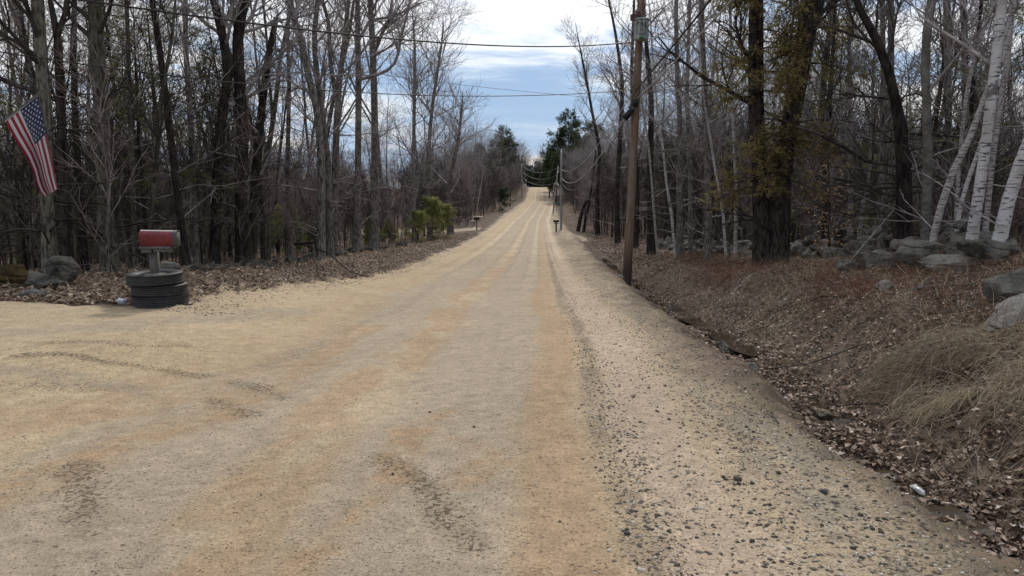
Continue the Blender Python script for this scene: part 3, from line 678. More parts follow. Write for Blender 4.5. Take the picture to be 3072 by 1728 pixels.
for q, (pts, d, lab, bk) in enumerate([
    ([(1853, 735, 15), (1850, 560, 14), (1862, 400, 13), (1868, 250, 11), (1850, 120, 8)], 52, 'dark bare tree left of the near pole, top bending over the road', 'bark_dark'),
    ([(1905, 745, 17), (1912, 560, 15), (1900, 400, 13), (1895, 200, 10), (1900, 60, 8)], 46, 'bare tree rising directly behind the near utility pole', 'bark_dark'),
    ([(1955, 745, 24), (1950, 500, 19), (1955, 300, 15), (1940, 150, 12), (1930, 0, 9)], 37, 'dark trunk just right of the near utility pole', 'bark_dark'),
    ([(2042, 740, 20), (2038, 500, 17), (2043, 400, 15), (2030, 200, 13), (2028, 0, 11)], 32, 'grey trunk between the leaning thin birches', 'bark_grey'),
    ([(2075, 735, 14), (2070, 500, 12), (2060, 300, 11), (2070, 0, 9)], 33, 'slim grey trunk above the left end of the stone wall', 'bark_grey'),
    ([(2128, 728, 22), (2124, 500, 19), (2115, 300, 17), (2108, 150, 16), (2104, 0, 14)], 28, 'strong straight grey trunk over the round wall stones', 'bark_grey'),
    ([(1793, 735, 13), (1790, 600, 12), (1800, 450, 10), (1775, 330, 8), (1760, 240, 6)], 66, 'bare tree arching toward the road, nearest the sky gap on the right', 'bark_dark'),
    ([(2455, 740, 20), (2452, 500, 18), (2470, 250, 17), (2500, 0, 16)], 25, 'grey trunk standing right of the huge twin trunk', 'bark_grey'),
    ([(2640, 735, 15), (2643, 500, 14), (2650, 250, 13), (2648, 0, 12)], 21, 'thin trunk left of the black-barked conifer', 'bark_grey'),
    ([(2905, 700, 20), (2898, 400, 18), (2895, 150, 17), (2890, 0, 16)], 20, 'reddish grey trunk seen behind the white birches', 'bark_grey')]):
    T('bare_tree', [pts], d, lab, barkm=bk, seed=50+q, k1=24, L1=3.4, cs=.3, rmin=.008, grow=5)
T('leaning_tree', [([(1733, 692, 11), (1742, 650, 11), (1755, 610, 10), (1778, 585, 8)], .5)], 75, 'short thick dead stub leaning right beyond the far pole', barkm='bark_dark', seed=70, k1=4, L1=1, k2=2, k3=2, dead=0)
T('leaning_tree', [[(1750, 700, 8), (1758, 650, 8), (1768, 610, 7), (1775, 560, 6), (1785, 480, 5)]], 73, 'thin tree leaning right beside the dead stub', barkm='bark_dark', seed=71, grow=1.5, k1=14, L1=2, rmin=.008)

# --------------------------------------------- prototype bare trees for the woods, copied as individuals
protos = []
specs = [(101, 14, .08, .38, 20, 0), (102, 15, .095, .42, 22, 1), (103, 12, .062, .34, 20, 0), (104, 16, .11, .42, 22, 2),
         (105, 12, .052, .3, 18, 0), (106, 14, .072, .36, 20, 1), (107, 10, .045, .25, 18, 0), (108, 14, .088, .38, 18, 1)]
PM = []
for sd_, h_, r_, cs_, k_, fk in specs:
    tm, cm = bare_tree(sd_, h_, r_, cs_, k_-3 if not fk else max(10, k_//(fk+1)+3), forks=fk, k2=5, k3=5, k4=0, dead=6, rmin=.0058, lean=.05, wander=.045)
    PM.append((tm.mesh('trunk', True), cm.mesh('crown', True), h_))
tm, cm = bare_tree(120, 6.0, .032, .12, 16, L1=2.0, k2=5, k3=4, dead=4, rmin=.006, ang=(18, 45), lean=.07)
SAP = (tm.mesh('trunk', True), cm.mesh('crown', True), 6)
tm, cm = bare_tree(121, 4.2, .022, .08, 16, L1=1.6, k2=5, k3=4, dead=3, rmin=.005, ang=(20, 50), lean=.1)
SAP2 = (tm.mesh('trunk', True), cm.mesh('crown', True), 4)
# mesh materials are shared by copies, so each proto mesh has one bark
barks = ['bark_grey', 'bark_mossy', 'bark_dark', 'bark_grey', 'bark_grey', 'bark_dark', 'birch_old', 'bark_mossy']
twigs = ['twig', 'twig', 'twig_red', 'twig', 'twig_red', 'twig', 'twig', 'twig']
FOL = {}
def fol_mesh(me, needle):
    k = (me.name, needle)
    if k not in FOL:
        m2 = me.copy(); m2.materials.clear(); m2.materials.append(M[needle]); FOL[k] = m2
    return FOL[k]
def tree_label(x, y, s_, k, tall):
    side = 'left' if x < 0 else 'right'
    size = 'thin' if s_ < smed[0] else ('sturdy' if s_ > smed[1] else 'medium-thick')
    bk = {'bark_grey': 'grey-barked', 'bark_mossy': 'greenish-barked', 'bark_dark': 'dark-barked', 'birch_old': 'pale-barked'}[k]
    if y > 62: row = 'close to the %s road edge on the hill' % side if abs(x) < 12 else 'back from the %s road edge on the hill' % side
    else:
        dpt = abs(x)
        row = ('just behind the %s' % ('left stone row' if x < 0 else 'right fieldstone wall')) if dpt < 13 else (('a few rows deep in the %s woods' if dpt < 21 else 'far back in the %s woods') % side)
        row += ', near the picture edge' if dpt/y > .55 else (', toward the outer side' if dpt/y > .36 else ', toward the road')
    return '%s %s bare %s %s' % (size, bk, tall, row)
smed = (.8, .98)
def plant(proto, bk, tw, x, y, s_, name, label, cat, group, tilt=.03):
    root = empty(name, (x, y, Hs(x, y)-.02), label, cat, group, rz=random.random()*6.28)
    root.scale = (s_, s_, s_); root.rotation_euler = (random.gauss(0, tilt), random.gauss(0, tilt), random.random()*6.28)
    obj('trunk', fol_mesh(proto[0], bk), None, root); obj('crown', fol_mesh(proto[1], tw), None, root)
    return root
def region_ok(x, y):
    if x < -Ledge(0)*0 - 0 and False: return False
    if -7.9 < x < 8.8: 
        # inside the road corridor: only far away may trees stand closer
        if x < 0 and y > 45: return x < Ledge(y)-2.0 and abs(y-73) > 5
        if x > 0 and y > 48: return x > ditch(y)+2.2
        return False
    if x < 0 and y < 12.2 and x > -30: return False
    if x < 0 and abs(y-73-.12*(x+6)) < 4.5: return False
    return True
rr = random.Random(11)
placed = []
def scatter(nmax, xr, yr, mind, fn):
    c = 0; tries = 0
    while c < nmax and tries < nmax*60:
        tries += 1
        y = yr[0]+(yr[1]-yr[0])*rr.random()**1.25; x = xr[0]+(xr[1]-xr[0])*rr.random()
        if not region_ok(x, y): continue
        if abs(x) > y*.78+7: continue
        if any((x-a)**2+(y-b_)**2 < mind*mind for a, b_ in placed): continue
        placed.append((x, y)); fn(x, y); c += 1
LBL = {
 'L': ('slim bare hardwood standing in the woods left of the road', 'bare hardwoods in the left woods'),
 'R': ('slim bare hardwood standing in the woods behind the right stone wall', 'bare hardwoods in the right woods'),
 'LF': ('bare tree lining the left of the road toward the hill crest', 'bare trees along the far left roadside'),
 'RF': ('bare tree lining the right of the road toward the hill crest', 'bare trees along the far right roadside')}
def bt(key, smin=.7, smax=1.1):
    def f(x, y):
        k = rr.randrange(8); k = k if k != 6 or x > 0 else 2
        lab, grp = LBL[key]
        s_ = rr.uniform(smin, smax); lab = tree_label(x, y, s_, barks[k], 'tree'); plant(PM[k], barks[k], twigs[k], x, y, s_, 'bare_tree', lab, 'tree', lab.split(' bare ')[1].replace('tree', 'bare trees', 1))
    return f
scatter(50, (-34, -8.8), (13, 64), 1.35, bt('L', .75, 1.2))
scatter(74, (9.4, 44), (9, 66), 1.25, bt('R', .7, 1.2))
def farL(x, y):
    return bt('LF', .7, .98)(x, y)
scatter(60, (-26, -5.4), (80, 235), 1.6, farL)
scatter(60, (6.0, 30), (60, 235), 1.6, bt('RF', .85, 1.2))
def sap(key):
    lab, grp = {'L': ('thin whippy bare sapling in the undergrowth left of the road', 'saplings in the left woods'), 'R': ('thin whippy bare sapling in the undergrowth right of the road', 'saplings in the right woods')}[key]
    def f(x, y):
        pr, bk, tw = (SAP, 'bark_mossy', 'twig') if rr.random() < .5 else (SAP2, 'bark_grey', 'twig_red')
        s_ = rr.uniform(.7, 1.25); tw = 'twig_dark' if y < 24 else tw; lab = tree_label(x, y, s_, bk, 'sapling'); plant(pr, bk, tw, x, y, s_, 'sapling', lab, 'sapling', lab.split(' bare ')[1].replace('sapling', 'saplings', 1), .06)
    return f
scatter(115, (-28, -8.2), (13, 52), .6, sap('L'))
scatter(115, (9.0, 34), (9, 54), .6, sap('R'))

# distant woods: one mass, tree copies through geometry nodes
def woods(name, pts, sources, label=None, kind='stuff'):
    pts = np.array(pts); n = len(pts)
    me = bpy.data.meshes.new(name); me.vertices.add(n); me.vertices.foreach_set('co', pts[:, :3].astype(np.float32).ravel())
    for k, nm in ((3, 'rot'), (4, 'scl'), (5, 'kindid')):
        at = me.attributes.new(nm, 'FLOAT', 'POINT'); at.data.foreach_set('value', pts[:, k].astype(np.float32))
    o = obj(name, me); setp(o, label, None, None, kind)
    ng = bpy.data.node_groups.new(name, 'GeometryNodeTree')
    ng.interface.new_socket('Geometry', in_out='INPUT', socket_type='NodeSocketGeometry'); ng.interface.new_socket('Geometry', in_out='OUTPUT', socket_type='NodeSocketGeometry')
    gi = ng.nodes.new('NodeGroupInput'); go = ng.nodes.new('NodeGroupOutput'); jo = ng.nodes.new('GeometryNodeJoinGeometry')
    def na(nm):
        a = ng.nodes.new('GeometryNodeInputNamedAttribute'); a.data_type = 'FLOAT'; a.inputs['Name'].default_value = nm; return a.outputs[0]
    cx = ng.nodes.new('ShaderNodeCombineXYZ'); ng.links.new(na('rot'), cx.inputs[2])
    for k, (a, b_) in enumerate(sources):
        jj = ng.nodes.new('GeometryNodeJoinGeometry')
        for ob in (b_, a):
            oi = ng.nodes.new('GeometryNodeObjectInfo'); oi.inputs['Object'].default_value = ob; oi.transform_space = 'ORIGINAL'; oi.inputs['As Instance'].default_value = True
            ng.links.new(oi.outputs['Geometry'], jj.inputs[0])
        g2 = ng.nodes.new('GeometryNodeGeometryToInstance'); ng.links.new(jj.outputs[0], g2.inputs[0])
        ip = ng.nodes.new('GeometryNodeInstanceOnPoints'); ng.links.new(gi.outputs[0], ip.inputs['Points']); ng.links.new(g2.outputs[0], ip.inputs['Instance'])
        cmp = ng.nodes.new('FunctionNodeCompare'); cmp.data_type = 'FLOAT'; cmp.operation = 'EQUAL'; ng.links.new(na('kindid'), cmp.inputs[0]); cmp.inputs[1].default_value = float(k); cmp.inputs['Epsilon'].default_value = .1
        ng.links.new(cmp.outputs[0], ip.inputs['Selection'])
        ng.links.new(cx.outputs[0], ip.inputs['Rotation']); ng.links.new(na('scl'), ip.inputs['Scale'])
        ng.links.new(ip.outputs[0], jo.inputs[0])
    ng.links.new(jo.outputs[0], go.inputs[0])
    md = o.modifiers.new('instances', 'NODES'); md.node_group = ng
    return o
def find_pair(me):
    tr = [v for k, v in FOL.items() if k[0] == me[0].name]; o = next((o for o in C.objects if tr and o.data is tr[-1]), None)
    return (o, next(c for c in o.parent.children if c.name.startswith('crown'))) if o else None
srcs = [p for p in (find_pair(PM[k]) for k in (0, 2, 4, 5, 7)) if p]
saps = [p for p in (find_pair(SAP), find_pair(SAP2)) if p]
sources = srcs+saps; nb = len(srcs)
rw = random.Random(5)
def genpts(n, xr, yr, hmin, hmax, sapfrac, fan=.8, clearfn=None):
    out = []
    while len(out) < n:
        y = rw.uniform(*yr); x = rw.uniform(*xr)
        if abs(x) > y*fan+14: continue
        if clearfn and not clearfn(x, y): continue
        if rw.random() < sapfrac: k = nb+rw.randrange(len(saps)); s_ = rw.uniform(.8, 1.5)
        else: k = rw.randrange(nb); s_ = rw.uniform(hmin, hmax)/12.5
        out.append((x, y, float(rawH(x, y))-.05, rw.random()*6.28, s_, k))
    return out
road_clear = lambda x, y: (x < Ledge(y)-1.6 or x > ditch(y)+1.6) and not (x < 0 and abs(y-73-.12*(x+6)) < 4.2)
ptsL = genpts(560, (-160, -28), (34, 190), 4.5, 7, .6)+genpts(160, (-34, -18), (28, 78), 4, 7, .95)+genpts(260, (-60, -12), (79, 200), 5.5, 8.5, .5, clearfn=road_clear)
ptsL += genpts(620, (-17, -4.6), (78, 240), 5, 8.5, .72, clearfn=road_clear)
ptsR = genpts(560, (28, 160), (34, 190), 5.5, 9, .55)+genpts(160, (16, 34), (22, 60), 4, 7, .95)+genpts(260, (11, 50), (55, 200), 7, 11.5, .45, clearfn=road_clear)
ptsR += genpts(680, (5.0, 18), (60, 240), 6, 10, .7, clearfn=road_clear)+genpts(220, (8.2, 20), (36, 66), 4, 8, .9, clearfn=road_clear)
ptsF = genpts(420, (-45, 60), (262, 340), 9, 15, .2, fan=2)+[(x, y, z, r, s_*.62, len(sources)) for x, y, z, r, s_, k in genpts(230, (-40, 60), (266, 330), 9, 15, 0, fan=2)]
woods('distant_woods', ptsL, sources, 'purplish grey mass of far bare woods left of the road')
woods('distant_woods', ptsR, sources, 'purplish grey mass of far bare woods right of the road')
PTSF = ptsF
# undergrowth thicket (uncountable whips)
thL = genpts(620, (-40, -8.3), (13.5, 70), 3, 5, 1.0, clearfn=lambda x, y: region_ok(x, y)); thR = genpts(620, (9.2, 45), (9, 70), 3, 5, 1.0, clearfn=lambda x, y: region_ok(x, y))
def sc(p, a): return [(x, y, z, r, s_*a*(.6+.8*rw.random()), k) for x, y, z, r, s_, k in p]
woods('undergrowth', sc(thL, .55), sources, 'tangled bare undergrowth among the trunks on the left')
woods('undergrowth', sc(thR, .55), sources, 'tangled bare undergrowth among the trunks on the right')

# ------------------------------------------------------------------ conifers
def con_tree(name, x, y, parts, s_, label, cat, needle, group=None, rz=None, barkm='bark_dark'):
    root = empty(name, (x, y, Hs(x, y)-.03), label, cat, group, rz=random.random()*6.28 if rz is None else rz); root.scale = (s_,)*3
    obj('trunk', parts[0], M[barkm], root); obj('branches', parts[1], M['twig_dark'], root); obj('foliage', fol_mesh(parts[2], needle), None, root)
    return root
def mk(*a, **k):
    tm, bm_, fm_ = conifer(*a, **k); return (tm.mesh('trunk', True), bm_.mesh('branches', True), fm_.mesh('foliage', False, 'rnd'))
pine_far = mk(201, 17, .22, .2, 6.2, 50, 9, 5, .36, droop=.25, shape=.7, ang=(60, 90), topflat=.1)
pine_far2 = mk(202, 15, .2, .25, 4.4, 46, 9, 5, .34, droop=.3, shape=.6, ang=(55, 90))
young = mk(203, 3.4, .035, .03, 1.9, 24, 9, 6, .12, droop=.15, shape=.6, ang=(55, 80))
young2 = mk(204, 2.2, .03, .03, .9, 34, 8, 5, .10, droop=.3, shape=.8, ang=(55, 80))
hem = mk(205, 15, .13, .06, 3.6, 34, 9, 9, .065, droop=-.25, shape=.6, frac=.5, ang=(70, 100), minfol=.4)
hem2 = mk(206, 11, .09, .07, 3.6, 30, 10, 8, .075, droop=-.12, shape=.9, frac=.7, ang=(70, 100), minfol=.35)
def at(px, d): r = ray(px, 600); return r[0]/r[1]*d, d
for px, d, pr, s_, lab, nd in [
    (1708, 185, pine_far, 1.12, 'tall dark white pine right of the road on the hill, tallest against the sky', 'needle_far'),
    (1668, 150, pine_far2, .62, 'dark pine close to the right road edge near the hill crest', 'needle_far'),
    (1652, 205, pine_far2, .72, 'narrow dark pine just left of the tall white pine', 'needle_far'),
    (1780, 140, pine_far2, .98, 'tiered pine with flat branches right of the tall white pine', 'needle_far'),
    (1648, 168, pine_far2, .66, 'lower dark pine hanging over the right road edge below the crest', 'needle_far'),
    (1664, 185, pine_far, .8, 'full dark pine between the leaning pole and the crest', 'needle_far'),
    (1682, 160, pine_far2, .7, 'short dense pine right behind the silvery pole', 'needle_far'),
    (1512, 180, pine_far, .85, 'tallest dark pine in the left group on the hill', 'needle_far'),
    (1470, 140, pine_far2, .6, 'small pine at the outer end of the left hill group', 'needle_far'),
    (1527, 200, pine_far, .72, 'dark green pine left of the road on the hill shoulder', 'needle_far'),
    (1492, 165, pine_far2, .78, 'broad olive pine left of the far left pole', 'needle_far'),
    (1440, 150, pine_far2, .72, 'pine top poking over the bare woods on the left', 'needle_far'),
    (1512, 118, young, 1.0, 'low bushy dark evergreen at the left foot of the hill', 'needle_far'),
    (1250, 46, young, .55, 'bright young pine among trunks on the left, first of the bushy group', 'needle_young'),
    (1296, 50, young, .78, 'fullest bright young pine at the left roadside', 'needle_young'),
    (1328, 53, young, .7, 'young pine at the right end of the bushy roadside group', 'needle_young'),
    (1110, 40, young2, .75, 'knee-high young pine on the left bank under the stout trunk', 'needle_young'),
    (1165, 44, young2, .7, 'little pine seedling between bank trunks left of the bushy group', 'needle_young'),
    (850, 30, young, .6, 'young evergreen half hidden behind the snag', 'needle_young'),
    (955, 33, young2, .9, 'small evergreen behind the knotted leaning tree', 'needle_young')]:
    x, y = at(px, d); con_tree('pine_tree', x, y, pr, s_, lab, 'tree', nd)
x, y = at(1690, 172); con_tree('pine_tree', x+3, y, pine_far2, .9, 'dark pine behind and right of the tallest pine', 'tree', 'needle_far')
for px, d, pr, s_, lab in [(235, 17.5, hem, .72, 'thin-foliaged hemlock behind the broad mossy trunk at the left'), (590, 21, hem2, .72, 'hemlock spreading olive boughs above and right of the red mailbox'),
                           (60, 22, hem2, .6, 'sparse low hemlock at the far left edge behind the flag'), (470, 30, hem, .75, 'hemlock deep in the left woods behind the red mailbox'),
                           (430, 19, hem2, .62, 'low hemlock directly behind the red mailbox'), (680, 25, hem2, .62, 'hemlock behind the two big dark trunks of the left bank'),
                           (2480, 24, hem2, 1.0, 'sparse hemlock behind the bare conifer limbs'), (2900, 21, hem2, .9, 'green hemlock sprays behind the white birches'), (2780, 26, hem, .7, 'dark hemlock deep behind the smooth grey trunk')]:
    x, y = at(px, d); con_tree('hemlock_tree', x, y, pr, s_, lab, 'tree', 'needle')
pp = [(o, next(c for c in o.parent.children if c.name.startswith('foliage'))) for o in C.objects if o.data is pine_far2[0]][0]
woods('distant_woods', PTSF, sources+[pp], 'bluish wooded ridge closing the road beyond the crest of the hill')
# dense olive boughs of the twin-stemmed hemlock (a part of that tree)
rng = np.random.default_rng(77); base = np.array(big.location)
bm_, fo = MB(), MB()
lims = []
for k in range(46):
    py0 = rng.uniform(-60, 560); sx = 2268 if rng.random() < .55 else np.interp(py0, [0, 520], [2430, 2345])
    side = rng.choice([-1, -1, 1]); a0 = P(sx, py0, 20-.2); ln = rng.uniform(.8, 1.7)*(1.0 if py0 > 150 else .75)
    dv = np.array([side*rng.uniform(.4, 1), -rng.uniform(.1, 1.0), rng.uniform(-.15, .2)]); dv = nrm(dv)
    tt = np.linspace(0, 1, 8)[:, None]; pp = a0+dv*tt*ln*1.0+np.array([0, 0, -.35])*tt**2*ln; lims.append(pp-base)
lims = np.array(lims); LR = np.linspace(.028, .007, 8)[None].repeat(len(lims), 0); bm_.tubes(lims, LR, 5)
P2, R2 = spawn(rng, lims, LR, 9, .2, 1, (35, 70), .55, .4, .5, 5, -.1, .08, .004, .4, shrink=.3); bm_.tubes(P2, R2, 3)
P3, R3 = spawn(rng, P2, R2, 4, .1, 1, (30, 60), .26, .4, .5, 3, -.1, .08, .003, .4, shrink=.3); bm_.tubes(P3, R3, 3)
for Pq, c in ((P2, 4), (P3, 5)):
    idx = np.repeat(np.arange(len(Pq)), c); pos, tan = sample_path(Pq[idx], rng.random(len(idx))); pos = pos+rng.normal(size=pos.shape)*.015
    Vv, Q = cards(rng, pos, tan, .075); cl = vn(pos[:, 0]*1.6+pos[:, 2], pos[:, 1]*1.6-pos[:, 2], 3)
    fo.add(Vv, Q, a=np.repeat(np.clip(np.tile(cl, 2)*.75+rng.random(2*len(pos))*.4-.08, 0, 1), 4))
obj('branches', bm_.mesh('branches', True), M['twig_dark'], big); setp(obj('foliage', fo.mesh('foliage', False, 'rnd'), M['needle_olive'], big), 'drooping olive-yellow hemlock sprays')
# beech sapling with clinging pale leaves
root, bp, br = T('sapling', [([(2490, 740, 8), (2488, 640, 7), (2486, 520, 5), (2480, 440, 4)], .6)], 19.5, 'young beech still holding pale papery leaves behind the stone wall', cat='sapling', barkm='bark_dark', seed=80, k1=16, L1=1.1, k2=4, k3=2, cs=.15, dead=0, ang=(45, 80))
rb = np.random.default_rng(5); pos = np.array([bp[0][rb.integers(2, 16)]-np.array(root.location)+np.array([rb.normal()*.35, rb.normal()*.35, rb.normal()*.1]) for _ in range(420)])
Vv, Q = cards(rb, pos, rb.normal(size=pos.shape)*.6+[0, 0, -.4], .065, 1.6, .3); mb = MB(); mb.add(Vv, Q, a=np.repeat(rb.random(len(pos)), 4)); obj('leaves', mb.mesh('leaves', False, 'rnd'), M['beechleaf'], root)

# ------------------------------------------------------------------ stones
def ico(sub):
    import bmesh
    bm = bmesh.new(); bmesh.ops.create_icosphere(bm, subdivisions=sub, radius=1)
    Vv = np.array([v.co[:] for v in bm.verts]); Ff = np.array([[v.index for v in f.verts] for f in bm.faces]); bm.free(); return Vv, Ff
I1, I2, I2b, I3 = ico(1), ico(2), ico(3), ico(5)
def rock_mesh(name, seed, dims, src, rough=.22, flatb=True, angular=.0):
    Vv, Ff = src; rg = np.random.default_rng(seed); Vv = Vv.copy()
    for k in range(int(5+angular*10)):           # planar chips give facets
        nrmv = nrm(rg.normal(size=3)); h = rg.uniform(.42, .80); dd = Vv@nrmv; Vv -= np.outer(np.clip(dd-h, 0, 9), nrmv)*.93
    o = rg.random(3)*50
    n_ = (vn(Vv[:, 0]*1.7+o[0]+Vv[:, 2], Vv[:, 1]*1.7+o[1]-Vv[:, 2]*.8, seed)-.5)+.4*(vn(Vv[:, 0]*4+o[2], Vv[:, 1]*4+Vv[:, 2]*3.1, seed+1)-.5)
    if len(Vv) > 100: n_ = n_+.22*(vn(Vv[:, 0]*9+Vv[:, 1]*3, Vv[:, 2]*9+Vv[:, 1]*7, seed+2)-.5)-.5*np.exp(-(np.abs(Vv[:, 2]+.35*Vv[:, 0]-.1-.3*vn(Vv[:, 0]*3, Vv[:, 1]*3, seed+5))/.05)**2)
    Vv = Vv*(1+n_*rough*2)[:, None]*np.array(dims)/2
    return make_mesh(name, Vv, Ff, len(Vv) > 60)
SR_ = [rock_mesh('wall_stone', 300+k, (1, .8, .62), I2b, .17, angular=.6) for k in range(8)]
def wall(name, spots, label, mat_='stone', c0=None):
    r0 = spots[0]; root = empty(name, (r0[0], r0[1], Hs(r0[0], r0[1])), label, 'stone wall')
    for k, (x, y, z, s_, rz, dk) in enumerate(spots):
        me = SR_[k % 8] if not dk else SRD[k % 8]
        o = obj('stone', me, None, root); o.location = Vector((x, y, z))-root.location; o.scale = (s_*random.uniform(.8, 1.25), s_*random.uniform(.8, 1.1), s_*random.uniform(.75, 1.05))
        o.rotation_euler = (random.gauss(0, .2), random.gauss(0, .2), rz)
    return root
SRD = [me.copy() for me in SR_]
for me in SR_: me.materials.append(M['stone'])
for me in SRD: me.materials.append(M['stone_dark'])
sp = []; rs = random.Random(3)
y = 47.0
while y > 12.6:
    big_ = rs.uniform(.6, .95) if y > 20 else rs.uniform(.45, .95)
    x = 7.9+rs.gauss(0, .15); sp.append((x, y, Hs(x, y)+big_*.28, big_, rs.random()*6, 0))
    if rs.random() < .75: b2 = rs.uniform(.35, .6); sp.append((x-.4+rs.gauss(0, .1), y+.1, Hs(x-.4, y)+b2*.2, b2, rs.random()*6, 0))
    if rs.random() < .6: b2 = rs.uniform(.35, .6); sp.append((x+rs.gauss(0, .1), y+.3, Hs(x, y)+big_*.45+b2*.2, b2, rs.random()*6, 0))
    y -= big_*.62
wall('stone_wall', sp, 'low tumbled fieldstone wall along the top of the right bank')
sp = []; y = 44.0
while y > 15.5:
    s_ = rs.uniform(.3, .6); x = -7.75+rs.gauss(0, .2); sp.append((x, y, Hs(x, y)+s_*.12, s_, rs.random()*6, 1)); 
    if rs.random() < .5: sp.append((x+.3, y+.2, Hs(x+.3, y)+.05, s_*.7, rs.random()*6, 1))
    y -= s_*1.25 if y < 33 else s_*3
wall('stone_wall', sp, 'low dark mossy row of stones behind the red mailbox on the left bank')
def boulder(px, d, dims, label, mt, seed, lift=0.0, rot=(0, 0, 0), ang=.3, nm='boulder'):
    g = G(px, d); me = rock_mesh(nm, seed, dims, I3, .14, angular=ang)
    o = obj(nm, me, M[mt], None, (g[0], g[1], g[2]+dims[2]*.3+lift)); o.rotation_euler = rot; return setp(o, label, 'boulder')
boulder(2965, 11.6, (.85, .7, .42), 'dark blocky boulder perched on the wall before the birches', 'stone_dark', 401, .13, (0, .1, .2), .8)
boulder(3040, 11.9, (.6, .5, .35), 'dark wedge stone right of the perched boulder', 'stone_dark', 402, .08, (0, 0, .7), .8)
boulder(2900, 12.0, (.5, .45, .3), 'rounded grey stone left of the perched boulder', 'stone', 403, .08)
boulder(2775, 12.3, (1.3, .6, .45), 'long flat-topped slab left of the perched boulder', 'stone', 404, .1, (.1, -.05, .15), .7)
boulder(2860, 11.6, (1.2, .6, .35), 'long pale slab lying in front of the flat-topped slab', 'stone', 405, .02, (.2, -.1, .1), .7)
boulder(2660, 13, (1.15, .7, .5), 'broad grey rock at the middle of the near wall', 'stone', 406, .08, (0, .1, .3), .4)
boulder(2570, 13.6, (.55, .5, .38), 'squat rock left of the broad grey rock', 'stone', 407, .05, (0, 0, 1), .5)
boulder(3120, 7.9, (.8, .9, .6), 'grey boulder cut by the right edge of the picture, upper one', 'stone', 408, .05, (0, .3, .3), .4)
boulder(3110, 7.0, (1.15, .6, .3), 'sloping pale slab at the right edge below the grey boulder', 'stone_pale', 409, -.03, (.1, -.3, .2), .6)
boulder(2675, 10.2, (.34, .3, .24), 'lone pale stone half up the right bank', 'stone_pale', 410, .02, (0, .1, .6), .5)
boulder(175, 11.5, (.85, .6, .55), 'large grey rock at the left behind the gravel, tallest', 'stone_dark', 411, .10, (0, .1, .2), .9)
boulder(90, 10.9, (1.0, .5, .38), 'long grey rock in front of the tallest left rock', 'stone_dark', 412, .02, (0, .12, .1), .9)
boulder(10, 10.8, (.95, .6, .4), 'rust-brown mossy rock at the left edge', 'stone_moss', 413, .05, (0, 0, .1), .3)
boulder(75, 10.2, (.55, .3, .14), 'flat bluish stone at the foot of the left rocks', 'pebble_grey', 414, 0, (0, 0, .2), .3)
boulder(485, 12.8, (.42, .4, .4), 'round grey rock seen behind the mailbox post', 'stone', 415, .12, (0, 0, 0), .2)
boulder(2272, 8.6, (.26, .24, .24), 'round pale-grey stone at the edge of the ditch', 'stone_pale', 416, -.01, (0, 0, .5), .2)
boulder(2188, 10.2, (.22, .22, .2), 'small dark round stone just up the ditch from the pale one', 'stone', 417, -.01, (0, 0, .5), .2)
boulder(2512, 6.4, (.30, .14, .13), 'long brown stone lying along the near ditch', 'pebble_tan', 418, .0, (0, .2, .9), .2)

# loose single stones on the gravel shoulder and road
SM = [rock_mesh('loose_stone', 500+k, (1, .75, .5), I1, .12, angular=.5) for k in range(6)]
SMg, SMt = SM[:3], SM[3:]
def lstone(px, py, size, label, group=None, k=0, blue=0):
    h_ = hit(px, py); me = (SMg if (k % 2 == 0) else SMt)[k % 3]
    mt = M['pebble_grey'] if me in SMg else M['pebble_tan']
    o = obj('loose_stone', me, mt, None, (h_[0], h_[1], Hs(h_[0], h_[1])+size*.12)); o.scale = (size,)*3; o.rotation_euler = (0, 0, rs.random()*6)
    return setp(o, label, 'stone', group)
lstone(2212, 1448, .075, 'brown brick-like stone on the gravel shoulder, longest of the three together', k=1)
lstone(2215, 1462, .04, 'small pale pebble touching the brown brick-like stone', k=0)
lstone(2255, 1463, .045, 'greyish-olive stone right of the brown brick-like stone', k=2)
lstone(2895, 1560, .085, 'blue-grey stone near the ditch at the bottom right corner', k=0)
lstone(2472, 1490, .07, 'flat blue-grey stone on the shoulder left of the near ditch', k=2)
lstone(1862, 1365, .045, 'bluish flat pebble in the dark gravel windrow', k=4)
lstone(1883, 1602, .05, 'grey-green pebble low in the dark gravel windrow', k=0)
lstone(1290, 1237, .035, 'dark clod on the middle of the road', k=5)
lstone(1178, 1437, .03, 'dark pebble in the orange wheel track near the bottom', k=3)
lstone(1422, 1285, .035, 'single pale flat chip on the road', k=4)
lstone(1680, 1568, .025, 'tiny black pebble beside the orange strip', k=2)
lstone(2335, 1425, .05, 'lone tan stone on the sandy shoulder right of the brick-like stone', k=1)
for k in range(64):
    px = rs.uniform(1780, 2700); py = rs.uniform(1020, 1700)
    h_ = hit(px, py)
    if not (.75 < h_[0] < 1.75): 
        h_ = np.array([rs.uniform(.7, 1.75), 3.0+9*rs.random()**1.4, 0])
    me = SMg[k % 3] if k % 2 else SMt[k % 3]; s_ = rs.uniform(.018, .045)
    o = obj('loose_stone', me, M['pebble_grey'] if k % 2 else M['pebble_tan'], None, (h_[0], h_[1], Hs(h_[0], h_[1])+s_*.1)); o.scale = (s_,)*3; o.rotation_euler = (0, 0, rs.random()*6)
    setp(o, ('small grey stone' if k % 2 else 'small brown stone')+' scattered on the gravel shoulder', 'stone', 'small grey stones on the shoulder' if k % 2 else 'small brown stones on the shoulder')
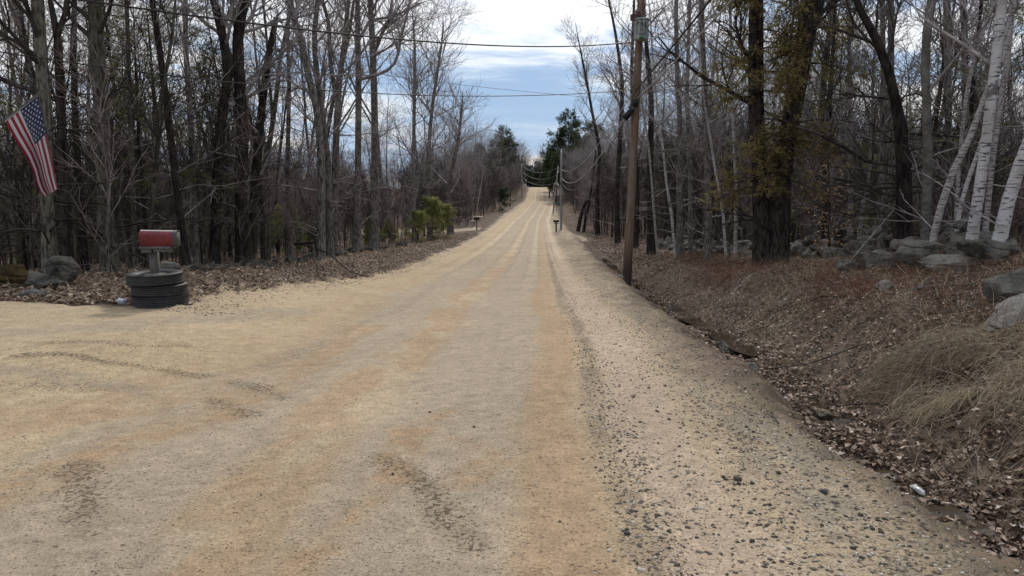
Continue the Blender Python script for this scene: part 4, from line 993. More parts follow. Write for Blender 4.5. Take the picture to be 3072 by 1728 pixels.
# gravel as a mass
def pebbles(name, n, sampler, smin, smax, seed, label):
    rg = np.random.default_rng(seed); x, y = sampler(rg, n); z = H(x, y); n = len(x)
    oct_ = np.array([[1, 0, 0], [0, 1, 0], [-1, 0, 0], [0, -1, 0], [0, 0, .55], [0, 0, -.4]]); ft = np.array([[0, 1, 4], [1, 2, 4], [2, 3, 4], [3, 0, 4], [1, 0, 5], [2, 1, 5], [3, 2, 5], [0, 3, 5]])
    s_ = (smin+(smax-smin)*rg.random(n)**3)/2; a = rg.random(n)*6.28; ca_, sa = np.cos(a), np.sin(a)
    v = oct_[None]*(1+rg.normal(size=(n, 6, 1))*.22)*s_[:, None, None]; v[..., 1] *= rg.uniform(.55, .95, n)[:, None]
    vx = v[..., 0]*ca_[:, None]-v[..., 1]*sa[:, None]; vy = v[..., 0]*sa[:, None]+v[..., 1]*ca_[:, None]
    Vv = np.stack([vx+x[:, None], vy+y[:, None], v[..., 2]+z[:, None]+s_[:, None]*.06], -1).reshape(-1, 3)
    me = make_mesh(name, Vv, (np.arange(n)[:, None, None]*6+ft[None]).reshape(-1, 3), False, {'rnd': np.repeat(rg.random(n)**1.0, 6)})
    return setp(obj(name, me, M['pebble']), label, None, None, 'stuff')
def samp_sh(rg, n):
    y = 2.4*np.exp(rg.random(n)*2.6); x = np.where(rg.random(n) < .22, .52+rg.normal(size=n)*.10, np.where(rg.random(n) < .75, 1.45+rg.normal(size=n)*.36, rg.uniform(.6, 2.0, n))); k = x < Redge(y)+.4; return x[k], y[k]
def samp_rd(rg, n):
    y = 2.2*np.exp(rg.random(n)*2.2); x = rg.uniform(-12, .5, n); k = (grav_at(x, y) > .5) & (np.abs(x) < y*.8+1) & (fbm(x, y, 1.6, 3, 77) > .47-.0*y); return x[k], y[k]
def samp_le(rg, n):
    y = 9+rg.random(n)**1.5*60; x = Ledge(y)+.35+rg.normal(size=n)*.28; return x, y
pebbles('loose_gravel', 26000, samp_sh, .006, .034, 1, 'loose gravel strewn over the right shoulder')
pebbles('road_grit', 16000, samp_rd, .004, .017, 2, 'fine grit and chips on the packed road')
pebbles('edge_gravel', 5000, samp_le, .01, .05, 3, 'coarse gravel along the left road edge')

# ------------------------------------------------------------------ leaf litter, dead grass, brush
def leaves(name, n, sampler, smin, smax, seed, label, lift=.02, pale=0):
    rg = np.random.default_rng(seed); x, y = sampler(rg, n); n = len(x); z = H(x, y)
    s_ = rg.uniform(smin, smax, n); a = rg.random(n)*6.28
    d = np.stack([np.cos(a), np.sin(a), rg.normal(size=n)*.35], 1); d = nrm(d); upv = nrm(np.stack([rg.normal(size=n)*.45, rg.normal(size=n)*.45, np.ones(n)], 1)); sd2 = nrm(np.cross(d, upv)); upv = np.cross(sd2, d)
    c = np.stack([x, y, z+lift*rg.random(n)+.008], 1); cu = rg.uniform(.05, .35, n)[:, None]; s_ = s_[:, None]
    v0 = c-d*s_*.5; v1 = c+d*s_*.5; v2 = c+sd2*s_*.33+upv*s_*cu; v3 = c-sd2*s_*.33+upv*s_*cu*rg.uniform(.2, 1, (n, 1))
    Vv = np.stack([v0, v2, v1, v3], 1).reshape(-1, 3); T_ = (np.arange(n)[:, None, None]*4+np.array([[0, 1, 2], [0, 2, 3]])[None]).reshape(-1, 3)
    r = np.clip(rg.random(n)*.9+(rg.random(n) < .04+pale)*.3, 0, 1)
    return setp(obj(name, make_mesh(name, Vv, T_, False, {'rnd': np.repeat(r, 4)}), M['leaf']), label, None, None, 'stuff')
def samp_rb(rg, n):
    y = 3.0*np.exp(rg.random(n)*2.5); x = ditch(y)-.45+rg.random(n)**1.15*7.5; k = (np.abs(x) < y*.8+1.5); x, y = x[k], y[k]
    k = rg.random(len(x)) > grav_at(x, y)*.9; return x[k], y[k]
def samp_lb(rg, n):
    y = 9.6+rg.random(n)**1.6*55; x = Ledge(y)+.25-rg.random(n)**1.1*6; k = rg.random(len(x)) > grav_at(x, y)*.93; x, y = x[k], y[k]; k = np.abs(x) < y*.85+1; return x[k], y[k]
def samp_lf(rg, n):
    y = 10+rg.random(n)*45; x = -9-rg.random(n)*25; k = np.abs(x) < y*.85+1; return x[k], y[k]
def samp_rf(rg, n):
    y = 9+rg.random(n)*45; x = 9+rg.random(n)*25; k = np.abs(x) < y*.85+1; return x[k], y[k]
def samp_dc(rg, n):
    y = 3.0*np.exp(rg.random(n)*2.3); x = ditch(y)+rg.normal(size=n)*.25; return x, y
leaves('leaf_litter', 62000, samp_rb, .03, .072, 11, 'brown leaf litter over the right bank')
leaves('leaf_litter', 22000, (lambda r, n: (lambda y: (lambda x: (x, y))(ditch(y)+.3+r.random(n)*8))(26+r.random(n)*60)), .07, .14, 21, 'leaf litter beside the road beyond the near utility pole')
leaves('leaf_litter', 42000, samp_lb, .045, .10, 12, 'brown leaf litter over the left bank')
leaves('leaf_litter', 16000, samp_lf, .07, .13, 13, 'leaf litter on the floor of the left woods')
leaves('leaf_litter', 16000, samp_rf, .07, .13, 14, 'leaf litter on the floor of the right woods')
leaves('ditch_leaves', 6500, samp_dc, .025, .065, 15, 'wet pale leaves lying in the ditch', .015, .18)
def blades(name, roots, dirs, lens, wid, seed, material, label, droop=.9, n=5, curl=.25):
    rg = np.random.default_rng(seed); m = len(roots); out = np.zeros((m, n, 3)); out[:, 0] = roots; d = nrm(dirs)
    for j in range(1, n):
        d = nrm(d+rg.normal(size=(m, 3))*curl*.4+np.array([0, 0, -droop/(n-1)])); out[:, j] = out[:, j-1]+d*(lens/(n-1))[:, None]
    hz = H(out[..., 0].ravel(), out[..., 1].ravel()).reshape(m, n); out[..., 2] = np.maximum(out[..., 2], hz+.006+rg.random(m)[:, None]*.09*np.linspace(0, 1, n)[None])
    mb = MB(); R = wid*np.linspace(1, .35, n)[None]*rg.uniform(.6, 1.3, (m, 1)); mb.tubes(out, R, 3, a=rg.random(m)*.55+.45*vn(roots[:, 0]*2.5, roots[:, 1]*2.5, 4))
    return setp(obj(name, mb.mesh(name, False, 'rnd'), M[material]), label, None, None, 'stuff')
rg = np.random.default_rng(31)
# matted straw on the near right bank, combed downhill
nt_ = 420; tx_ = rg.uniform(3.3, 6.2, nt_); ty_ = rg.uniform(3.6, 8.2, nt_)
tuft = np.stack([tx_, ty_], 1); tdir = np.stack([-.9+rg.normal(size=nt_)*.25, -.3+rg.normal(size=nt_)*.35, .5+rg.random(nt_)*.5], 1); tlen = rg.uniform(.18, .46, nt_)
n = 21000; ti = rg.integers(0, nt_, n)
x = tuft[ti, 0]+rg.normal(size=n)*.09; y = tuft[ti, 1]+rg.normal(size=n)*.11
keep = (x > ditch(y)+.5) & (x < y*.78+1.0) & (fbm(x, y, .9, 3, 12)+.25*np.exp(-((x-4.4)/1.0)**2-((y-5.6)/1.6)**2) > .50); x, y, ti = x[keep], y[keep], ti[keep]; n = len(x)
dirs = tdir[ti]+rg.normal(size=(n, 3))*.30
blades('dead_grass', np.stack([x, y, H(x, y)+.02], 1), dirs, tlen[ti]*rg.uniform(.5, 1.1, n), .0026, 32, 'straw', 'matted dead straw-coloured grass combed down the near right bank', 1.7)
# scattered stems on both banks
def stems_(sampler, n, seed, wid, l0, l1, matn, nm, label, droop=.6, up=.5):
    rg = np.random.default_rng(seed); x, y = sampler(rg, n); n = len(x)
    dirs = np.stack([rg.normal(size=n), rg.normal(size=n), up+rg.random(n)*.5], 1)
    return blades(nm, np.stack([x, y, H(x, y)], 1), dirs, rg.uniform(l0, l1, n), wid, seed+1, matn, label, droop, curl=.5)
stems_(lambda r, n: (lambda x, y: (x[(x > ditch(y)+.3)], y[(x > ditch(y)+.3)]))(*samp_rb(r, n)), 13000, 41, .0032, .12, .45, 'straw', 'dead_stems', 'fallen stems and dead grass over the right bank')
stems_(samp_lb, 5000, 43, .004, .12, .45, 'straw', 'dead_stems', 'fallen stems and dead grass over the left bank')
def samp_shrub(r, n):
    y = 6+r.random(n)**1.3*30; x = ditch(y)+.9+r.random(n)*4.2; k = (fbm(x, y, .5, 3, 8) > .47) & (x < y*.78+1); return x[k], y[k]
stems_(samp_shrub, 9000, 45, .003, .15, .5, 'shrubtwig', 'low_brush', 'low leafless brown brush on the right bank', .1, 1.0)
def samp_red(r, n):
    c = np.array([hit(2110, 775)[:2], hit(2200, 800)[:2], hit(2240, 830)[:2], hit(2150, 820)[:2], hit(2640, 800)[:2], hit(2590, 870)[:2]]); i_ = r.integers(0, 6, n); return c[i_, 0]+r.normal(size=n)*.5, c[i_, 1]+r.normal(size=n)*.9
stems_(samp_red, 2600, 47, .0035, .1, .38, 'redshrub', 'low_brush', 'russet blueberry brush below the stone wall', .1, 1.0)
# fallen branches
def fallen(pts, r, label, mt='bark_dark', nm='fallen_branch', subs=5, seed=1):
    W = np.array([[p[0], p[1], Hs(p[0], p[1])+p[2]] for p in pts]); b0 = W[0].copy(); a, b_ = resample(W-b0, np.linspace(r, r*.45, len(W)), 12)
    rgf = np.random.default_rng(seed); mb = MB(); mb.tubes(a, b_, 7, cap=True)
    if subs:
        P2, R2 = spawn(rgf, a[None], b_[None], subs, .2, 1, (30, 70), r*14, .4, .5, 5, .2, .12, .005, .3); mb.tubes(P2, R2, 4)
    return setp(obj(nm, mb.mesh(nm, True), M[mt], None, b0), label, 'branch')
gp = lambda px, d, z=.04: (G(px, d)[0], d, z)
fallen([gp(940, 24, .5), gp(935, 21, .25), gp(950, 17.5, .06), gp(962, 16, .03)], .022, 'crooked black root-like branch hanging down the left bank')
fallen([gp(900, 25, .5), gp(980, 23, .35), (G(1040, 21)[0], 21, .12), gp(1100, 19.5, .05)], .024, 'dark fallen limb running down the left bank', seed=2)
fallen([gp(880, 26, .55), gp(930, 25.5, .6), gp(1010, 25, .4)], .06, 'jumble of dark dead wood on the left stone row', seed=3, subs=9)
fallen([gp(2540, 14, .05), gp(2600, 14.5, .45), gp(2680, 15, .95)], .03, 'dead pole propped up against the wall stones', 'bark_smooth', seed=4)
fallen([gp(2320, 16, .05), gp(2260, 15, .05), gp(2170, 14.5, .05)], .02, 'pale bleached branch lying below the twin trunk', 'birch_old', seed=5)
fallen([gp(2900, 7.5, .05), gp(2750, 7.3, .05), gp(2560, 7.6, .03)], .014, 'long grey stick lying across the near right bank', 'bark_smooth', seed=6, subs=3)
fallen([gp(450, 14, .05), gp(620, 14.5, .15), gp(700, 15, .1)], .02, 'thin fallen branch behind the tyres on the left', seed=7)
for k, (px, d, ln, an_) in enumerate([(2450, 9, .9, .4), (2620, 8.3, 1.1, 2.9), (2780, 9.6, .8, .9), (2330, 11, 1.2, 2.6), (2860, 8.0, .7, .2), (2540, 10.4, .9, 1.9), (2200, 13.5, 1.3, .3), (2700, 6.6, .6, 2.4), (2950, 9.4, 1.0, 2.8)]):
    g_ = G(px, d); e_ = (g_[0]+ln*math.cos(an_), g_[1]+ln*math.sin(an_)*.7); m_ = ((g_[0]+e_[0])/2, (g_[1]+e_[1])/2)
    fallen([(g_[0], g_[1], .04), (m_[0], m_[1]+.05, .10), (e_[0], e_[1], .05)], .009+.002*(k % 3), ['thin dark stick near the middle of the right bank', 'thin stick above the matted straw grass', 'grey stick below the long pale slab', 'thin stick on the bank left of the lone pale stone', 'short stick just above the long grey stick', 'crooked twig beside the lone pale stone', 'longest thin stick near the russet brush', 'short twig in the upper straw grass', 'thin stick near the right edge litter scrap'][k], 'twig_dark' if k % 2 else 'bark_smooth', 'fallen_stick', 3, 30+k)
fallen([gp(2370, 5.0, .02), gp(2340, 5.4, .02)], .006, 'short dark twig on the sandy shoulder', seed=8, subs=1)

# ------------------------------------------------------------------ tyres and mailbox
m, t, b = mat('tyre_rubber', (.016, .016, .018), .65, 0, .4)
n = tex(t, 'ShaderNodeTexNoise', 9, coords(t), Detail=5); r_ = ramp(t, n.outputs['Fac'], [(.4, (.008, .008, .010)), (.8, (.028, .028, .028))]); t.links.new(r_, b.inputs['Base Color']); M['rubber'] = m
def lathe(prof, k, mb, z0=0):
    prof = np.array(prof); an = np.arange(k)*2*PI/k; Vv = np.stack([prof[:, None, 0]*np.cos(an), prof[:, None, 0]*np.sin(an), np.broadcast_to(prof[:, None, 1]+z0, (len(prof), k))], -1).reshape(-1, 3)
    a = np.arange(len(prof)-1)[:, None]*k; q = np.arange(k)[None]; q2 = (q+1) % k
    mb.add(Vv, np.stack([a+q, a+q2, a+k+q2, a+k+q], -1).reshape(-1, 4))
tx, ty = at(455, 9.55); tz = Hs(tx, ty)
def tyre_parts(Rr, Hh):
    mb = MB(); w2 = Hh/2
    prof = [(Rr*.60, -w2*.55), (Rr*.66, -w2*.85), (Rr*.80, -w2), (Rr*.90, -w2*.98), (Rr*.965, -w2*.86), (Rr*.99, -w2*.80)]
    for k in range(5):
        c = -w2*.66+k*w2*.33
        prof += [(Rr, c-w2*.12), (Rr, c+w2*.14), (Rr*.994, c+w2*.15), (Rr*.994, c+w2*.20)] if k < 4 else [(Rr, c-w2*.12), (Rr, c+w2*.12)]
    prof += [(Rr*.99, w2*.80), (Rr*.965, w2*.86), (Rr*.90, w2*.98), (Rr*.80, w2), (Rr*.66, w2*.85), (Rr*.60, w2*.55), (Rr*.59, 0), (Rr*.60, -w2*.55)]
    lathe(prof, 96, mb)
    tr = MB()   # tread lugs
    for k in range(72):
        a = k*2*PI/72
        for s_ in (-1, 1):
            rot = np.array([[math.cos(a), -math.sin(a), 0], [math.sin(a), math.cos(a), 0], [0, 0, 1]]); tr.box(np.array([math.cos(a)*(Rr+.001), math.sin(a)*(Rr+.001), s_*w2*.76]), (.012, Rr*.055, w2*.24), rot)
    return mb.mesh('tyre', True), tr.mesh('tread', False)
tA = tyre_parts(.35, .152)
for k, (dx, dy, lab, tl) in enumerate([(.035, 0, 'bottom tyre of the stack under the red mailbox', .0), (.02, .02, 'middle tyre of the stack under the red mailbox', .02), (-.025, 0, 'topmost tyre of the stack, filled with gravel round the mailbox post', -.015)]):
    root = empty('tyre', (tx+dx, ty+dy, tz+.065+k*.146), lab, 'tyre', 'tyres stacked round the mailbox post', rz=k*1.1); root.rotation_euler = (tl, tl*.5, k*1.1)
    obj('tyre_casing', tA[0], M['rubber'], root); obj('tread', tA[1], M['rubber'], root)
mb = MB(); rg = np.random.default_rng(4)
an = np.linspace(0, 2*PI, 33)[:-1]; vv = [[0, 0, .03]]+[[.12*math.cos(a), .12*math.sin(a), .025] for a in an]+[[.235*math.cos(a), .235*math.sin(a), -.02] for a in an]
vv = np.array(vv)+rg.normal(size=(65, 3))*.006; tri = [[0, 1+k, 1+(k+1) % 32] for k in range(32)]; qd = [[1+k, 33+k, 33+(k+1) % 32, 1+(k+1) % 32] for k in range(32)]
mb.add(vv, qd, tri); m, t, b = mat('fill_gravel', rough=.95); n = tex(t, 'ShaderNodeTexVoronoi', 60, coords(t)); r_ = ramp(t, n.outputs['Distance'], [(.0, (.3, .28, .26)), (.6, (.09, .08, .07))]); t.links.new(r_, b.inputs['Base Color']); bump(t, b, n.outputs['Distance'], -.8, .02)
setp(obj('gravel_fill', mb.mesh('gravel_fill', True), m, None, (tx-.02, ty, tz+.065+2*.146+.03)), 'grey gravel filling the middle of the tyre stack', None, None, 'stuff')

m, t, b = mat('grey_weathered_wood', rough=.95); v = coords(t, (6, 6, 1)); n = tex(t, 'ShaderNodeTexNoise', 9, v, Detail=6, Roughness=.7)
r_ = ramp(t, n.outputs['Fac'], [(.3, (.055, .05, .05)), (.7, (.13, .122, .118))]); t.links.new(r_, b.inputs['Base Color']); bump(t, b, n.outputs['Fac'], .5, .01); M['greywood'] = m
m, t, b = mat('faded_red_paint', rough=.55, spec=.4); n = tex(t, 'ShaderNodeTexNoise', 6, coords(t), Detail=6, Roughness=.7)
r_ = ramp(t, n.outputs['Fac'], [(.35, (.075, .010, .014)), (.55, (.155, .016, .024)), (.75, (.14, .045, .038))]); t.links.new(r_, b.inputs['Base Color']); M['red'] = m
M['whitepaint'] = mat('chalky_white_paint', (.62, .58, .57), .6)[0]
M['galv'] = mat('dull_steel', (.06, .064, .058), .7, .1)[0]
M['black'] = mat('black_plastic', (.012, .012, .014), .5)[0]
mx_, my_ = at(451, 9.55); mz = tz
root = empty('mailbox', (mx_, my_, mz+.4), 'faded red rural mailbox on a grey wooden post rising out of the tyres', 'mailbox')
def P_local(px, py, d): return P(px, py, d)-np.array(root.location)
zpost_top = P_local(451, 745, 9.55)[2]
mb = MB(); mb.box((0, 0, (zpost_top-.1)/2-.0), (.095, .09, zpost_top+.1)); obj('post', mb.mesh('post'), M['greywood'], root)
c = P_local(476, 722, 9.5)
mb = MB(); mb.box((c[0]-.02, c[1]+.0, zpost_top+.018), (.42, .17, .036), None); mb.box((c[0]-.14, c[1]-.06, zpost_top-.025), (.13, .03, .055)); mb.box((c[0]+.08, c[1]-.06, zpost_top-.02), (.24, .03, .04)); obj('support_board', mb.mesh('support_board'), M['greywood'], root)
# domed box body along x
mb = MB(); L_, W_, Hb = .445, .17, .15; arc = [(-W_/2, 0), (-W_/2, Hb)]+[(-W_/2*math.cos(a), Hb+.05*math.sin(a)) for a in np.linspace(.15, PI-.15, 12)]+[(W_/2, Hb), (W_/2, 0)]
arc = np.array(arc); k = len(arc); xs2 = np.array([-L_/2, L_/2]); Vv = np.array([[xq, p[0], p[1]] for xq in xs2 for p in arc]); mb.add(Vv, [[j, (j+1) % k, k+(j+1) % k, k+j] for j in range(k)])
mb.T.append(np.array([[0, j+1, j] for j in range(1, k-1)])+0)
mbx = obj('box_body', mb.mesh('box_body'), M['red'], root); mbx.location = (c[0], c[1], zpost_top+.038); mbx.rotation_euler = (0, .022, .08)
mb = MB(); mb.tubes(np.array([[[-L_/2, .0, 0], [0, .0, 0.0], [L_/2+.02, .0, 0]]]), np.full((1, 3), .011), 8, cap=True); e = obj('top_seam', mb.mesh('top_seam', True), M['whitepaint'], mbx); e.location = (0, -.02, Hb+.047)
mb = MB(); sc_ = 1.06; Vv = np.array([[xq, p[0]*sc_, p[1]*sc_-.004] for xq in (L_/2-.01, L_/2+.022) for p in arc]); mb.add(Vv, [[j, (j+1) % k, k+(j+1) % k, k+j] for j in range(k)])
mb.T.append(np.array([[k, k+j, k+j+1] for j in range(1, k-1)])); mb.T.append(np.array([[0, j+1, j] for j in range(1, k-1)])); dr = obj('door', mb.mesh('door'), M['galv'], mbx)
mb = MB(); mb.box((L_/2+.035, 0, Hb+.05), (.022, .03, .02)); obj('latch', mb.mesh('latch'), M['galv'], mbx)
# dark board behind the post
mb = MB(); mb.box((-.085, .12, zpost_top*.55), (.07, .02, zpost_top*.6)); obj('rear_brace', mb.mesh('rear_brace'), M['black'], root)
# plastic scrap
h_ = hit(350, 912); rg = np.random.default_rng(8); Vv, Ff = I2; Vv = Vv*np.array([.075, .04, .04]); Vv = Vv*(1+rg.normal(size=(len(Vv), 1))*.28)
m, t, b = mat('thin_plastic', (.36, .40, .47), .35, 0, .5)
setp(obj('plastic_bag', make_mesh('plastic_bag', Vv, Ff, False), m, None, (tx-.42, ty-.15, Hs(tx-.42, ty-.15)+.05)), 'crumpled bluish-white plastic bag at the foot of the tyres', 'litter')
h_ = G(3060, 8.6); Vv, Ff = I2; Vv = Vv*np.array([.16, .08, .04])*(1+rg.normal(size=(len(Vv), 1))*.2); setp(obj('paper_scrap', make_mesh('paper_scrap', Vv, Ff, False), mat('wet_paper', (.6, .6, .62), .6)[0], None, (h_[0], h_[1], h_[2]+.03)), 'white scrap of litter on the bank at the right edge', 'litter')
wx, wy = ditch(4.7)+.03, 4.75; Vv, Ff = I2; Vv = Vv*np.array([.03, .085, .02])*(1+rg.normal(size=(len(Vv), 1))*.3)
setp(obj('ice_scrap', make_mesh('ice_scrap', Vv, Ff, False), mat('dirty_ice', (.5, .52, .52), .2, 0, .5)[0], None, (wx, wy, Hs(wx, wy)+.05)), 'small whitish lump lying in the ditch water', 'litter')

# ------------------------------------------------------------------ flag
FD = 11.4
m, t, b = mat('red_cloth', (.19, .016, .028), .85); M['fr'] = m
M['fw'] = mat('white_cloth', (.40, .39, .41), .85)[0]; M['fb'] = mat('navy_cloth', (.018, .028, .065), .85)[0]
for kx in ('fr', 'fw', 'fb'):
    t = M[kx].node_tree; b = t.nodes['Principled BSDF']; tr = t.nodes.new('ShaderNodeBsdfTranslucent'); tr.inputs['Color'].default_value = b.inputs['Base Color'].default_value
    mx = t.nodes.new('ShaderNodeMixShader'); mx.inputs[0].default_value = .3; t.links.new(b.outputs[0], mx.inputs[1]); t.links.new(tr.outputs[0], mx.inputs[2]); t.links.new(mx.outputs[0], t.nodes['Material Output'].inputs['Surface'])
LE = np.array([(0, 15, 365), (.2, 45, 420), (.45, 82, 478), (.62, 100, 520), (.78, 108, 552), (.9, 119, 577), (1, 132, 591)], float)
RE = np.array([(0, 113, 287), (.25, 130, 357), (.45, 141, 415), (.72, 158, 492), (1, 173, 567)], float)
def flagpt(u, v):
    lx, ly = np.interp(v, LE[:, 0], LE[:, 1]), np.interp(v, LE[:, 0], LE[:, 2]); rx, ry = np.interp(v, RE[:, 0], RE[:, 1]), np.interp(v, RE[:, 0], RE[:, 2])
    fold = min(1, v*1.6)
    g = u+fold*.085*math.sin(2*PI*(u*1.0+.02))-fold*.03*math.sin(4*PI*u)
    dd = FD+fold*(.16*math.sin(2*PI*u*1.0-.4)+.05*math.sin(2*PI*u*3+v*2))
    ly2 = ly+(ry-ly)*g+v*0; return P(lx+(rx-lx)*g, ly2, dd)
nu, nv = 52, 60
pole_a = P(-60, 418, FD+.02); pole_b = P(127, 271, FD-.02)
root = empty('flag', P(-60, 418, FD), 'American flag hanging limp from an angled pole at the left edge', 'flag'); rl = np.array(root.location)
Vv = np.array([flagpt(i_/nu, j/nv) for j in range(nv+1) for i_ in range(nu+1)])-rl
Q = []; mi = []
for j in range(nv):
    for i_ in range(nu):
        a = j*(nu+1)+i_; Q.append([a, a+1, a+nu+2, a+nu+1]); st_ = i_*13//nu
        mi.append(2 if (st_ >= 6 and j < nv*.4) else (0 if st_ % 2 == 0 else 1))
me = make_mesh('cloth', Vv, np.array(Q), True, None, mi)
for kx in ('fr', 'fw', 'fb'): me.materials.append(M[kx])
fl = obj('cloth', me, None, root)
mb = MB()
for sd_ in (-1, 1):
    for row in range(9):
        for c_ in range(6 if row % 2 == 0 else 5):
            v = .4*((c_*2+1+(row % 2))/12.0); u = 6/13+7/13*(row+1)/10
            p0 = flagpt(u, v); du = nrm(flagpt(u+.01, v)-p0); dv = nrm(flagpt(u, v+.01)-p0); nn = nrm(np.cross(du, dv)); nn = nn if nn[1] < 0 else -nn
            cpt = p0+nn*.004*(-sd_)-rl; pts = []
            for q in range(10):
                r_ = .024 if q % 2 == 0 else .0098; a = q*PI/5; pts.append(cpt+du*r_*math.cos(a)+dv*r_*math.sin(a))
            mb.add([cpt]+pts, None, [[0, 1+q, 1+(q+1) % 10] for q in range(10)])
obj('stars', mb.mesh('stars'), M['fw'], root)
mb = MB(); mb.tubes(np.array([pole_a-rl, pole_b-rl]), np.array([.014, .012]), 10, cap=True); obj('flag_pole', mb.mesh('flag_pole', True), M['greywood'], root)
mb = MB(); rgk = ico(2)[0]*.022; mb.add(rgk+(pole_b-rl), None, ico(2)[1]); obj('finial', mb.mesh('finial', True), M['galv'], root)
hx = [flagpt(u, 0) for u in np.linspace(0, 1, 12)]; mb = MB(); mb.tubes(np.array(hx)-rl, np.full(12, .009), 6); obj('hoist_sleeve', mb.mesh('hoist_sleeve', True), M['fw'], root)

# ------------------------------------------------------------------ utility poles and wires
m, t, b = mat('weathered_pole_wood', rough=.85); v = coords(t, (9, 9, .6)); n = tex(t, 'ShaderNodeTexNoise', 3.2, v, Detail=7, Roughness=.65); n2 = tex(t, 'ShaderNodeTexNoise', 1.3, coords(t, (2, 2, .7)), Detail=3)
r_ = ramp(t, n.outputs['Fac'], [(.28, (.045, .028, .020)), (.5, (.14, .09, .062)), (.72, (.235, .175, .135))])
r_ = mixc(t, maprange(t, n2.outputs['Fac'], .45, .68, 0, .7), r_, (.17, .15, .14))
sp_ = t.nodes.new('ShaderNodeSeparateXYZ'); t.links.new(coords(t), sp_.inputs[0])
wet = maprange(t, math_(t, 'ADD', sp_.outputs['Z'], math_(t, 'MULTIPLY', n.outputs['Fac'], -1.6)), -.6, .6, .9, 0)
r_ = mixc(t, wet, r_, (.022, .015, .012)); t.links.new(r_, b.inputs['Base Color']); bump(t, b, n.outputs['Fac'], .6, .02); M['pole'] = m
m, t, b = mat('silvery_pole_wood', rough=.85); v = coords(t, (9, 9, .5)); n = tex(t, 'ShaderNodeTexNoise', 3.2, v, Detail=5); r_ = ramp(t, n.outputs['Fac'], [(.3, (.14, .125, .12)), (.7, (.28, .26, .25))]); t.links.new(r_, b.inputs['Base Color']); M['pole_grey'] = m
m, t, b = mat('transformer_paint', (.26, .29, .29), .5, .1); n = tex(t, 'ShaderNodeTexNoise', 2, coords(t, (6, 6, .7)), Detail=5); r_ = ramp(t, n.outputs['Fac'], [(.35, (.17, .175, .175)), (.7, (.32, .34, .345))]); t.links.new(r_, b.inputs['Base Color']); M['tank'] = m
M['porc'] = mat('brown_porcelain', (.12, .05, .06), .3, 0, .6)[0]; M['cable'] = mat('black_cable', (.02, .02, .022), .6)[0]; M['alu'] = mat('bare_aluminium_cable', (.34, .34, .35), .5, .4)[0]
M['tag'] = mat('green_tag', (.02, .11, .05), .6)[0]; M['paint_black'] = mat('black_marking', (.015, .015, .018), .7)[0]
D1 = 22.0
pb = G(1885, D1); ptop = P(1927, -70, D1); pb2 = pb.copy(); pb2[2] -= .3
root = empty('utility_pole', pb, 'tall brown wooden utility pole in the right ditch with a grey transformer', 'utility pole'); rl = pb
def poly_on(z): f = (z-pb2[2])/(ptop[2]-pb2[2]); return pb2+(ptop-pb2)*f
mb = MB(); zz = np.linspace(0, 1, 12); pth = pb2[None]+(ptop-pb2)[None]*zz[:, None]-rl; mb.tubes(pth, np.interp(zz, [0, .1, 1], [.145, .132, .1]), 20, cap=True); obj('post', mb.mesh('post', True), M['pole'], root)
# transformer tank centred at px 1923, py 60..120
tc_ = P(1924, 88, D1-.32)-rl; zt0 = (P(1924, 121, D1-.32)-rl)[2]; zt1 = (P(1924, 61, D1-.32)-rl)[2]; TR = .208
mb = MB(); lathe([(.001, zt0), (TR*.93, zt0), (TR, zt0+.03), (TR, zt1), (TR*.98, zt1)], 36, mb); mb.V[-1][:, :2] += tc_[:2]; tank = obj('transformer', mb.mesh('transformer', False), M['tank'], root)
for p_ in tank.data.polygons: p_.use_smooth = False
mb = MB(); lathe([(TR*1.0, zt1-.02), (TR*1.09, zt1-.02), (TR*1.09, zt1+.02), (TR*.9, zt1+.045), (.05, zt1+.075), (.001, zt1+.075)], 36, mb); mb.V[-1][:, :2] += tc_[:2]; obj('lid', mb.mesh('lid', False), M['tank'], tank)
def bushing(px, py0, py1, r, d, name, mt, par, fins=5):
    a = P(px, py0, d)-rl; b_ = P(px, py1, d)-rl; mb = MB(); prof = []; h_ = b_[2]-a[2]
    for k in range(fins):
        z = k/fins*h_; prof += [(r*.55, z), (r, z+h_/fins*.3), (r, z+h_/fins*.55), (r*.55, z+h_/fins*.9)]
    prof += [(r*.4, h_), (.001, h_*1.05)]; lathe(prof, 16, mb, a[2]); mb.V[-1][:, :2] += a[:2]; return obj(name, mb.mesh(name, False), mt, par)
bushing(1913, 56, 40, .105, D1-.3, 'bushing', M['porc'], tank, 4); bushing(1913, 42, 25, .07, D1-.3, 'bushing', M['porc'], tank, 1); bushing(1894, 62, 42, .045, D1-.42, 'arrester', M['porc'], tank, 5)
mb = MB(); a = P(1894, 62, D1-.42)-rl; b_ = P(1908, 58, D1-.38)-rl; mb.tubes(np.array([a, b_]), np.array([.015, .015]), 6); mb.tubes(np.array([P(1898, 66, D1-.45)-rl, P(1896, 76, D1-.45)-rl, P(1906, 76, D1-.42)-rl]), np.array([.006]*3), 5); obj('bracket', mb.mesh('bracket'), M['galv'], tank)
mb = MB()
for px in (1914, 1926, 1937):
    q = P(px, 68, D1-.535 if px == 1926 else D1-.5)-rl; mb.tubes(np.array([q+[0, .05, 0], q+[0, -.03, 0]]), np.array([.018, .018]), 8, cap=True)
obj('terminals', mb.mesh('terminals'), M['black'], tank)
mb = MB()
for px0, px1 in ((1911, 1911), (1937, 1936)):
    pts = np.array([P(px0, 69, D1-.53)-rl, P(px1, 85, D1-.535)-rl, P(px1+1, 104, D1-.53)-rl]); mb.tubes(pts, np.array([.006]*3), 5)
obj('drip_leads', mb.mesh('drip_leads'), M['cable'], tank)
